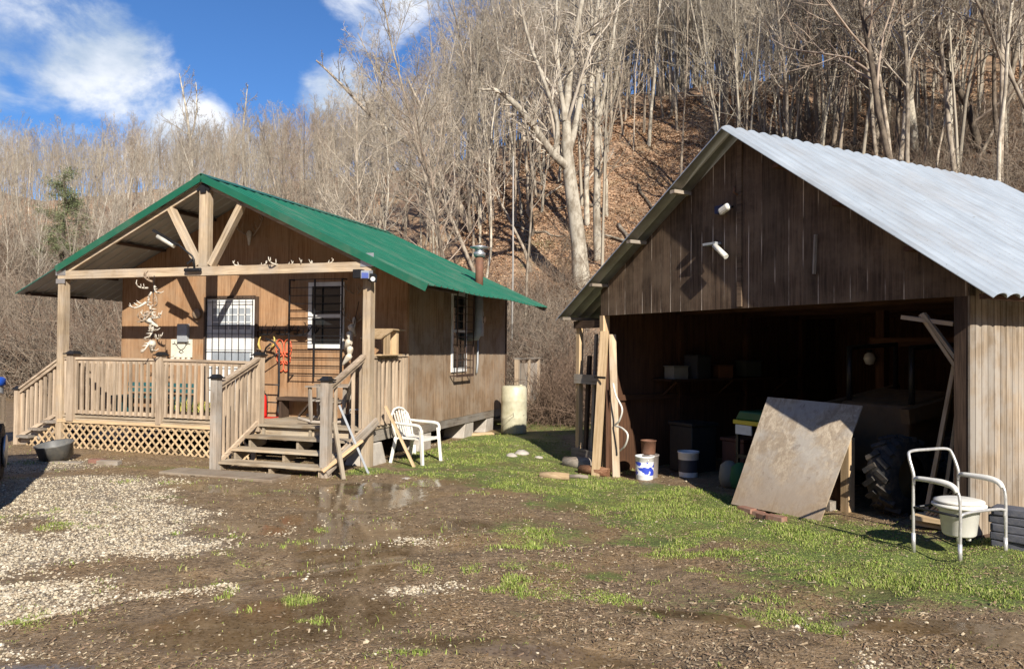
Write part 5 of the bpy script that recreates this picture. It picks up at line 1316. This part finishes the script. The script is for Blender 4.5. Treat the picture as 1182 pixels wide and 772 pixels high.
obj('lid', MB().lathe([(.30, 1.08), (.32, 1.1), (.32, 1.2), (.28, 1.23), (0, 1.24)], n=24), M_blue, g)

# ------------------------------------------------------------------ THINGS AT THE GARAGE
def garT(name, u, v_, z, label, catg, group=None, rz=0, ground=True):
    x, y = Gw(u, v_); return empty(name, (x, y, (hz(x, y) if ground else 0) + z), GA + rz, label, catg, group)
# lumber rack under the left eave
g = garT('lumber_rack', -.38, .12, 0, 'open rack of upright poles and boards under the left eave of the garage', 'rack'); z0 = 0.
for u, zt in ((-.36, 2.32), (.30, 2.3)): obj('upright', MB().box(u - .045, u + .045, -.04, .04, -.05, zt + .05), W_fresh('z') if u < 0 else W_grey('z'), g)
obj('rail', MB().box(-.48, .34, -.07, -.042, .16, .30), W_grey('x'), g); obj('rail', MB().box(-.42, .34, -.07, -.042, 1.35, 1.50), W_grey('x'), g); obj('rail', MB().box(-.44, .36, -.07, -.042, 2.24, 2.36), W_dark('x'), g)
rk = [(-.22, .03, 'pole'), (-.05, .025, 'post'), (.10, .03, 'stick')]
for k, (u, w_, nm) in enumerate(((-.20, .06, 'thin dark slat'), (-.02, .045, 'grey twisted pole'), (.13, .05, 'brown square post'))):
    pa = Vector((*Gw(-.38 + u - .05, .16), hz(*Gw(-.4, .16)) + .02)); pb = Vector((*Gw(-.38 + u + .04, .18), 2.02 - .35 * (k == 0)))
    o = plank('stored_board', pa, pb, w_, w_, (W_dark, W_grey, W_post)[k]('z')); tag(o, '%s standing inside the rack under the left eave' % nm, 'board', 'boards standing in the rack')
# leaning boards right of the corner post
LB = [((.24, -.25), (.10, .0, 2.05), .13, W_fresh, 'wide yellow board leaning at the left jamb, outermost of the leaning boards'), ((.12, -.14), (.08, .02, 1.98), .06, W_grey, 'narrow grey board leaning between the corner post and yellow board'),
      ((.17, -.17), (.09, -.02, 1.9), .05, W_dark, 'dark slim board leaning just left of the wide yellow board'), ((.48, -.05), (.16, .1, 2.0), .11, W_post, 'broad tan plank leaning farthest right at the left jamb'), ((.36, -.12), (.13, .04, 1.7), .05, W_gin, 'reddish stick leaning behind the wide yellow board')]
for (u, v_), tp, w_, mt_, lab in LB:
    xa, ya = Gw(u, v_); xb, yb = Gw(tp[0], tp[1]); o = plank('leaning_board', (xa, ya, hz(xa, ya)), (xb, yb, tp[2]), w_, .035, mt_('z'), None, R(90) if False else 0); tag(o, lab, 'board')
g = garT('tie_strap', .2, -.06, 1.45, 'dark strap tied round the leaning boards at the left jamb', 'strap')
obj('strap', MB().box(-.16, .12, -.09, -.075, 0, .035), M_black, g)
# white hose
x, y = Gw(.55, -.05)
o = obj('white_hose', MB().stube([(-.16, 0, 1.38), (-.06, -.02, 1.20), (.10, -.03, 1.02), (.02, -.02, .84), (-.10, 0, .76), (.10, -.03, .74), (.26, -.05, .66), (.18, -.03, .50), (.02, 0, .40)], .014, 8), M_plast); o.location = (x, y, hz(x, y)); o.rotation_euler = (0, 0, GA); tag(o, 'white looped hose hanging beside the leaning boards', 'hose')
def bucket(name, loc, r_, h, mat, label, catg, handle=True, lid=None, band=None):
    g = empty(name, loc, GA, label, catg)
    obj('body', MB().lathe([(0, 0), (r_ * .88, 0), (r_ * .9, .01), (r_, h * .93), (r_ * 1.05, h * .94), (r_ * 1.05, h), (r_ * .96, h), (r_ * .95, h * .95), (r_ * .84, .02), (0, .02)], n=22), mat, g)
    if handle: obj('handle', MB().tube([(r_ * 1.03 * math.cos(a), -.03 - r_ * .4 * math.sin(a), h * .9 - r_ * .55 * math.sin(a)) for a in np.linspace(0, math.pi, 9)], .004, 5), M_galv, g)
    if lid: obj('lid', MB().lathe([(r_ * 1.07, h - .01), (r_ * 1.08, h + .02), (0, h + .03)], n=22), lid, g)
    if band: obj('label', MB().lathe([(r_ * .915 + .002, h * .2), (r_ * .97 + .002, h * .8)], n=22), band, g)
    return g
def bl():
    m, t, b = newmat('blue_white_label'); tc = t.node('ShaderNodeTexCoord'); n = t.noise(t.scalev(tc.outputs['Object'], (9, 9, 11)), 1, 2)
    t.l.new(t.mix(t.math('GREATER_THAN', n, .5), (.03, .06, .45), (.75, .76, .8)), b.inputs['Base Color']); return m
x, y = at(744, 553); bucket('paint_bucket', (x, y, hz(x, y)), .135, .34, M_white, 'blue and white labelled bucket in sunlight beside the leaning boards', 'bucket', band=bl())
x, y = Gw(.82, .3); z = hz(x, y)
bucket('paint_bucket', (x, y, z + .0), .13, .34, plain('grey_pail', (.25, .22, .2), .6), 'dark grey bucket behind the blue and white bucket', 'bucket')
bucket('paint_can', (x - .02, y, z + .345), .11, .2, M_rust, 'rusty brown can on top of the dark grey bucket', 'can', False)
x, y = at(783, 553); bucket('paint_bucket', (x + .2, y + .25, hz(x, y)), .15, .37, M_white, 'white bucket with a dark label in the shade of the garage', 'bucket', band=plain('dark_label', (.04, .04, .05), .5))
# plywood sheet
BL = Vector((2.53, 8.87, 0)); BR = Vector((3.19, 7.96, 0)); BL.z = hz(BL.x, BL.y) + .02; BR.z = hz(BR.x, BR.y) + .0
e = BR - BL
def on_ray_perp(px, py, P0):
    d = ray(px, py); o_ = Vector((0, 0, CAMH)); tt = e.dot(P0 - o_) / e.dot(d); return o_ + d * tt
TL = on_ray_perp(886, 458, BL); TR = TL + e * 1.0
mid_t = (on_ray_perp(1003, 473, BR)); TR = (TR + mid_t) / 2
nrm = e.cross(TL - BL).normalized()
n = 12; vs = []
for s_ in (0, 1):
    for j in range(n + 1):
        for i in range(n + 1):
            a, b_ = i / n, j / n
            p = (BL * (1 - a) + BR * a) * (1 - b_) + (TL * (1 - a) + TR * a) * b_
            p = p + nrm * (.02 * math.sin(a * 3.1) * math.sin(b_ * 3) - .016 * s_); vs.append(p - BL)
N1 = (n + 1) ** 2; fs = []
for j in range(n):
    for i in range(n):
        q = (j * (n + 1) + i, j * (n + 1) + i + 1, (j + 1) * (n + 1) + i + 1, (j + 1) * (n + 1) + i); fs.append(q); fs.append(tuple(x_ + N1 for x_ in reversed(q)))
edge_ = [i for i in range(n + 1)] + [(j + 1) * (n + 1) + n for j in range(n)] + [n * (n + 1) + n - 1 - i for i in range(n)] + [(n - 1 - j) * (n + 1) for j in range(n - 1)]
for k in range(len(edge_)): a, b_ = edge_[k], edge_[(k + 1) % len(edge_)]; fs.append((a, b_, b_ + N1, a + N1))
mply, t, b = newmat('weathered_plywood'); tc = t.node('ShaderNodeTexCoord'); oo = tc.outputs['Object']
fg = t.noise(t.scalev(oo, (60, 60, 2.0)), 1, 5, .7); mg = t.noise(t.scalev(oo, (11, 11, .9)), 1, 6, .65, 1.2)
c = t.mix(t.maprange(mg, .38, .62), (.30, .235, .165), (.47, .39, .29)); c = t.mix(t.math('MULTIPLY', t.maprange(fg, .42, .66), .55), c, (.20, .16, .12)); c = t.mix(t.math('MULTIPLY', t.maprange(t.noise(oo, 2.4, 6, .65), .42, .62), .75), c, (.36, .335, .30))
c = t.mix(t.math('MULTIPLY', t.maprange(t.noise(oo, 5, 6, .75), .58, .68), .6), c, (.16, .12, .09))
s2 = t.node('ShaderNodeSeparateXYZ'); t.l.new(oo, s2.inputs[0])
c = t.mix(t.math('MULTIPLY', t.maprange(t.math('ADD', s2.outputs['Z'], t.math('MULTIPLY', t.noise(oo, 4, 4), .5)), .95, .35), .55), c, (.24, .16, .09))
t.l.new(c, b.inputs['Base Color']); b.inputs['Roughness'].default_value = .85; bump(t, b, fg, .4, .003)
o = obj('plywood_sheet', MB().add(vs, fs), mply); o.location = BL; tag(o, 'large weathered plywood sheet leaning in the garage opening', 'plywood')
# crate and stud the sheet leans on
x, y = at(975, 594)
g = empty('prop_frame', (x + .10, y + .16, hz(x, y)), GA, 'orange brown timber stand behind the right side of the plywood sheet', 'stand')
obj('upright', MB().box(-.05, .05, -.05, .05, 0, .80), W_fresh('z'), g); obj('panel', MB().box(-.42, -.052, -.02, .0, 0.02, .55), W_gin('z'), g); obj('foot', MB().box(-.30, -.10, -.16, -.06, 0, .1), W_grey('x'), g)
M_brick = plain('old_brick', (.24, .12, .08), .9, nscale=12, dirt=(.3, .24, .18))
for k, (px, py) in enumerate(((862, 590), (872, 594), (884, 598), (896, 600))):
    x, y = at(px, py); o = obj('brick', MB().box(-.1, .1, -.05, .05, -.01, .045), M_brick, None, bev=.006); o.location = (x, y, hz(x, y)); o.rotation_euler = (0, 0, GA + .3 * math.sin(k * 3)); tag(o, 'red brick lying under the plywood sheet, %s from the left' % ('first', 'second', 'third', 'fourth')[k], 'brick', 'bricks under the plywood sheet')
# skid loader in the dark: tyres, body
g = garT('skid_loader', 3.95, 1.42, 0, 'muddy yellowish loader machine with a big lugged tyre parked in the dark garage', 'loader')
def tyre(loc, r_, w_, parent):
    o = obj('tyre', MB().lathe([(r_ * .55, -w_ / 2), (r_ * .9, -w_ / 2), (r_, -w_ * .36), (r_, w_ * .36), (r_ * .9, w_ / 2), (r_ * .55, w_ / 2)], n=36), M_rubber, parent, loc=loc, rot=(0, R(90), 0))
    mb = MB(); nl = 18
    for k in range(nl):
        a = 2 * math.pi * k / nl
        for s in (-1, 1):
            aa = a + (0 if s > 0 else math.pi / nl)
            p0 = (r_ * 1.01 * math.cos(aa), r_ * 1.01 * math.sin(aa), s * .01); p1 = (r_ * .98 * math.cos(aa + .22), r_ * .98 * math.sin(aa + .22), s * w_ * .48)
            mb.beam(p0, p1, .05, .05)
    obj('tread_lugs', mb, M_rubber, o); obj('rim', MB().lathe([(0, -.03), (r_ * .3, -.03), (r_ * .56, -w_ * .35), (r_ * .58, w_ * .3), (r_ * .3, .02), (0, .02)], n=24), plain('rim_paint', (.16, .10, .04), .7), o)
    return o
tyre((.62, -.85, .40), .40, .28, g); tyre((.62, .35, .40), .40, .28, g); tyre((-.62, -.85, .40), .40, .28, g); tyre((-.62, .35, .40), .40, .28, g)
M_ly = plain('loader_paint', (.13, .075, .03), .7, nscale=5, dirt=(.05, .035, .02), dirtamt=.7)
obj('body', MB().prism([(-.45, .3), (.75, .3), (.9, 1.1), (.3, 1.25), (-.4, 1.1)], -.45, .45, 'x'), M_ly, g, bev=.03)
for s in (-1, 1): obj('arm', MB().beam((s * .52, .8, 1.2), (s * .52, -.6, 1.0), .1, .16), M_ly, g)
obj('roll_cage', MB().tube([(-.4, -.3, 1.1), (-.4, -.3, 1.75), (-.4, .6, 1.8), (-.4, .6, 1.1)], .035, 6).tube([(.4, -.3, 1.1), (.4, -.3, 1.75), (.4, .6, 1.8), (.4, .6, 1.1)], .035, 6), M_black, g)
# glass jars on the inner beam
for k, s in enumerate((2.98, 4.30)):
    g = garT('hanging_lamp', s, 2.30, 1.68, 'small round glass lamp hanging at the %s end of the inner beam' % ('left', 'right')[k], 'lamp', ground=False)
    obj('globe', MB().lathe([(0, -.09), (.05, -.075), (.08, 0), (.06, .06), (.03, .08)], n=14), plain('clear_globe_%d' % k, (.55, .55, .52), .08, spec=1), g); obj('cap', MB().lathe([(.032, .08), (.035, .12), (0, .12)], n=10), M_black, g)
# green and yellow cart
g = garT('garden_cart', 2.55, 1.0, 0, 'dark green cart with a yellow rim and two pale panels inside the garage', 'cart')
M_dg = plain('green_cart_paint', (.015, .10, .04), .45); M_yl = plain('yellow_cart_paint', (.65, .50, .04), .45)
obj('lid', MB().prism([(-.45, .86), (.45, .86), (.38, .98), (-.38, .98)], -.3, .3), M_dg, g, bev=.02); obj('rim', MB().box(-.47, .47, -.32, .32, .80, .858), M_yl, g, bev=.01)
for k, u in enumerate((-.28, .12)): obj('panel', MB().box(u - .15, u + .13, -.31, -.295, .67, .795), M_white, g)
obj('frame', MB().box(-.44, .44, -.29, -.26, .35, .40).box(-.44, .44, .26, .29, .35, .40), M_black, g)
for a_ in (-.42, .42):
    for b2 in (-.27, .27): obj('leg', MB().box(a_ - .02, a_ + .02, b2 - .02, b2 + .02, 0, .80), M_black, g)
g = garT('green_sack', 2.45, .55, 0, 'pile of green and pale stuffed sacks below the cart', 'sacks')
for k in range(4): obj('sack', MB().lathe([(0, 0), (.11, .01), (.14, .12), (.12, .28), (.05, .34), (.0, .35)], (-.30 + .2 * k, 0, 0), 12), plain('sack_%d' % k, [(.22, .20, .15), (.03, .12, .04), (.12, .2, .05), (.02, .08, .04)][k], .8), g)
# shelf with boxes on left wall
g = garT('wall_shelf', .28, 2.4, 1.33, 'long wooden shelf on the inner left wall of the garage', 'shelf')
obj('board', MB().box(-.25, .2, -1.4, 1.5, 0, .03), W_gin('y'), g)
for v_ in (-1.2, 0, 1.3): obj('bracket', MB().beam((-.24, v_, -.25), (.12, v_, -.01), .03, .03), W_gin('z'), g)
for k, (v_, s, c_, lab) in enumerate(((1.3, .22, (.30, .27, .2), 'pale tilted box at the near end of the garage shelf'), (1.75, .26, (.05, .05, .05), 'black case standing beside the pale box on the shelf'), (2.3, .2, (.2, .09, .04), 'brown carton midway on the garage shelf'), (2.9, .25, (.07, .08, .07), 'dark crate toward the rear on the garage shelf'))):
    g = garT('storage_box', .26, v_, 1.362 + (.0), lab, 'box', rz=.2 * math.sin(k * 2))
    obj('box', MB().box(-s / 2, s / 2, -s * .7, s * .7, 0, s * (1 + .5 * (k == 1))), plain('box_paint_%d' % k, c_, .7), g, bev=.008); obj('lid', MB().box(-s / 2 - .01, s / 2 + .01, -s * .7 - .01, s * .7 + .01, s * (1 + .5 * (k == 1)), s * (1 + .5 * (k == 1)) + .02), plain('box_lid_%d' % k, tuple(q * .7 for q in c_), .7), g)
# dark clutter on the floor
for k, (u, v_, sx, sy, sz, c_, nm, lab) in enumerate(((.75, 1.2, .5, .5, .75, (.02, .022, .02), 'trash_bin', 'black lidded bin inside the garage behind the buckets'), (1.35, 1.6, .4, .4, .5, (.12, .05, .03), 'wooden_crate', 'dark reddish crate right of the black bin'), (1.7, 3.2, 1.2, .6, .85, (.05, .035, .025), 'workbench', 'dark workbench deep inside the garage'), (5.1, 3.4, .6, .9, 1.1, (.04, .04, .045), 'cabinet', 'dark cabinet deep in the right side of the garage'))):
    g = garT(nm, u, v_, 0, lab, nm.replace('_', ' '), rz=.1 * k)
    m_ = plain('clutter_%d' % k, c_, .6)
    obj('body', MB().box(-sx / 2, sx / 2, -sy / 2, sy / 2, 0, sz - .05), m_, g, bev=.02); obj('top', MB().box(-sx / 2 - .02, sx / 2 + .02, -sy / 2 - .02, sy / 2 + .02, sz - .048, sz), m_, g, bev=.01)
# timber frame leaning in the right corner
def gboard(a, b_, w_, h_, mt_, lab, roll=0, nm='leaning_board'):
    xa, ya = Gw(a[0], a[1]); xb, yb = Gw(b_[0], b_[1]); o = plank(nm, (xa, ya, a[2]), (xb, yb, b_[2]), w_, h_, mt_, None, roll); tag(o, lab, 'board'); return o
zc = gz(5.2, .2)
gboard((5.05, .25, zc), (5.35, .35, 1.95), .09, .035, W_post('z'), 'tall pale board leaning in the right corner, leftmost of the corner boards')
gboard((5.25, .18, zc), (5.42, .28, 1.7), .14, .03, W_deck('z'), 'wide brown plank leaning right of the tall pale board')
gboard((5.44, .12, zc), (5.47, .2, 1.85), .09, .035, W_post('z'), 'tan board standing against the right corner post')
gboard((4.92, .12, 2.12), (5.44, .12, 2.04), .10, .04, W_post('z'), 'short horizontal timber under the header at the right corner')
gboard((5.10, .14, 2.14), (5.46, .14, 1.62), .09, .035, W_post('z'), 'diagonal knee brace board in the right corner')
gboard((5.15, .08, 2.15), (5.47, .08, 1.72), .05, .03, W_deck('z'), 'thin slat beside the diagonal knee brace')
# commode chair
x0_, y0_ = at(1059, 636); x1_, y1_ = at(1105, 650); x2_, y2_ = at(1157, 638)
cx_, cy_ = (x0_ + x2_) / 2, (y0_ + y2_) / 2; rzc = math.atan2(y2_ - y1_, x2_ - x1_)
g = empty('commode_chair', (cx_, cy_, hz(cx_, cy_)), rzc, 'pale aluminium commode chair with lidded pail in front of the garage corner', 'chair')
hw, hd = .29, .21      # x across, -y front
FH = .62
for s in (-1, 1):
    obj('arm_frame', MB().stube([(s * hw, hd, 0), (s * hw, hd, FH - .02), (s * hw, hd - .03, FH), (s * hw, -.06, FH), (s * hw, -.16, FH - .03), (s * hw, -hd, FH - .12), (s * hw, -hd, 0)], .0125, 10), M_alu, g)
    obj('armrest', MB().stube([(s * hw, hd - .03, FH + .012), (s * hw, -.05, FH + .012), (s * hw, -.15, FH - .008), (s * hw, -.185, FH - .05)], [.018, .026, .024, .02], 10), M_plast, g)
    for yy in (hd, -hd): obj('foot_tip', MB().tube([(s * hw, yy, -.005), (s * hw, yy, .16)], .017, 10), M_alu, g)
obj('back_tube', MB().stube([(-hw, hd, FH - .05), (-hw, hd + .0, FH + .04), (-hw + .01, hd + .05, FH + .18), (-hw + .06, hd + .07, FH + .225), (0, hd + .075, FH + .23), (hw - .06, hd + .07, FH + .225), (hw - .01, hd + .05, FH + .18), (hw, hd, FH + .04), (hw, hd, FH - .05)], .0135, 10), M_alu, g)
obj('front_tube', MB().stube([(-hw, -hd, .22), (-hw + .01, -hd, .34), (-hw + .06, -hd, .40), (hw - .06, -hd, .40), (hw - .01, -hd, .34), (hw, -hd, .22)], .0125, 8), M_alu, g)
obj('seat_frame', MB().tube([(-hw, -hd, .38), (-hw, hd, .38)], .011, 8).tube([(hw, -hd, .38), (hw, hd, .38)], .011, 8).tube([(-hw, hd, .38), (hw, hd, .38)], .011, 8), M_black, g)
obj('seat', MB().lathe([(.05, .40), (.20, .40), (.215, .41), (.215, .425), (.19, .432), (0.05, .432)], n=28, sx=1.02, sy=.95), M_plast, g)
obj('lid', MB().lathe([(0, .437), (.19, .437), (.205, .447), (.20, .458), (.15, .468), (0, .470)], n=28, sx=1.0, sy=.93), M_plast, g)
pl_ = obj('pail', MB().lathe([(0, .16), (.115, .16), (.13, .175), (.155, .37), (.17, .38), (.17, .395), (.15, .395)], n=24), M_plast, g)
obj('pail_foot', MB().tube([(.05, -.05, .12), (.05, -.05, .16)], .02, 8), M_plast, pl_)
# folded lounge chair behind it
xl, yl = toG(*at(1090, 612))
g = garT('folded_lounger', xl, yl, 0, 'folded wooden lounge chair with striped slats behind the commode chair', 'lounger', rz=.2)
mb = MB()
for k in range(5): mb.beam((-.32 + .07 * k, -.05, .05 + .02 * k), (.05 + .07 * k, .12, .46 + .02 * k), .035, .02)
obj('slats', mb, W_lat('z'), g)
obj('rail', MB().beam((-.36, -.1, .06), (.2, -.1, .06), .03, .07), W_post('x'), g); obj('rail', MB().beam((-.2, .0, .12), (.36, .1, .48), .03, .06), wood('red_wood', (.3, .1, .05), (.45, .18, .1), 'x'), g)
obj('seat', MB().box(-.35, .15, -.2, .12, .1, .15), W_lat('x'), g)
g.scale = (.72, .72, .8)
# stack of dark pavers at right edge
x, y = at(1172, 636); xb, yb = x + .07, y + .12
M_pav = plain('dark_paver', (.075, .08, .10), .75, nscale=14, dirt=(.16, .15, .15), dirtamt=.5, bmp=.4)
rows = ['bottom', 'second', 'third', 'fourth', 'top']
for k in range(5):
    for j in range(2):
        o = obj('paver_block', MB().box(-.155, .155, -.10, .10, 0, .068), M_pav, None, bev=.01)
        ang = GA + R(12) + random.uniform(-.08, .08)
        o.location = (xb + j * .33 * math.cos(ang) + random.uniform(-.012, .012), yb + j * .33 * math.sin(ang) + random.uniform(-.012, .012), hz(xb, yb) - .01 + k * .071); o.rotation_euler = (0, 0, ang)
        tag(o, 'dark grey block in the %s layer of the %s stack by the garage wall' % (rows[k], ('rear', 'front')[j]), 'block', 'dark blocks stacked by the garage side wall')
# lights on the gable
g = garT('security_light', 2.74, -.05, 0, 'white oval lamp head on the dark gable wall', 'light', ground=False); g.location.z = 3.5
obj('lamp_head', MB().box(-.085, .085, -.04, .04, -.045, .045), M_plast, g, loc=(0.03, -.12, 0), rot=(.2, R(-22), 0), bev=.03)
obj('arm', MB().tube([(0, .05, .05), (0, -.05, .03), (0, -.1, 0)], .015, 6), M_black, g); obj('blue_housing', MB().box(-.22, -.08, -.05, .03, -.02, .08), plain('navy_plastic', (.01, .02, .09), .5), g, bev=.01)
g = garT('tube_light', 2.62, -.04, 0, 'short white tube fixture with a black bracket on the gable below the oval lamp', 'light', ground=False); g.location.z = 3.02
obj('tube', MB().tube([(-.06, -.09, .06), (.14, -.09, -.10)], .034, 12), M_plast, g); obj('bracket', MB().box(-.28, -.06, -.08, .02, .08, .11).beam((-.1, -.05, .10), (-.02, -.05, -.02), .03, .03), M_grey, g)
g = garT('wall_bracket', 2.84, -.03, 0, 'small rusty hook bracket above the oval lamp on the gable', 'bracket', ground=False); g.location.z = 3.68
obj('hook', MB().tube([(0, .0, 0), (0, -.06, .02), (.02, -.07, .06), (0, -.04, .09)], .012, 6), M_rust, g)
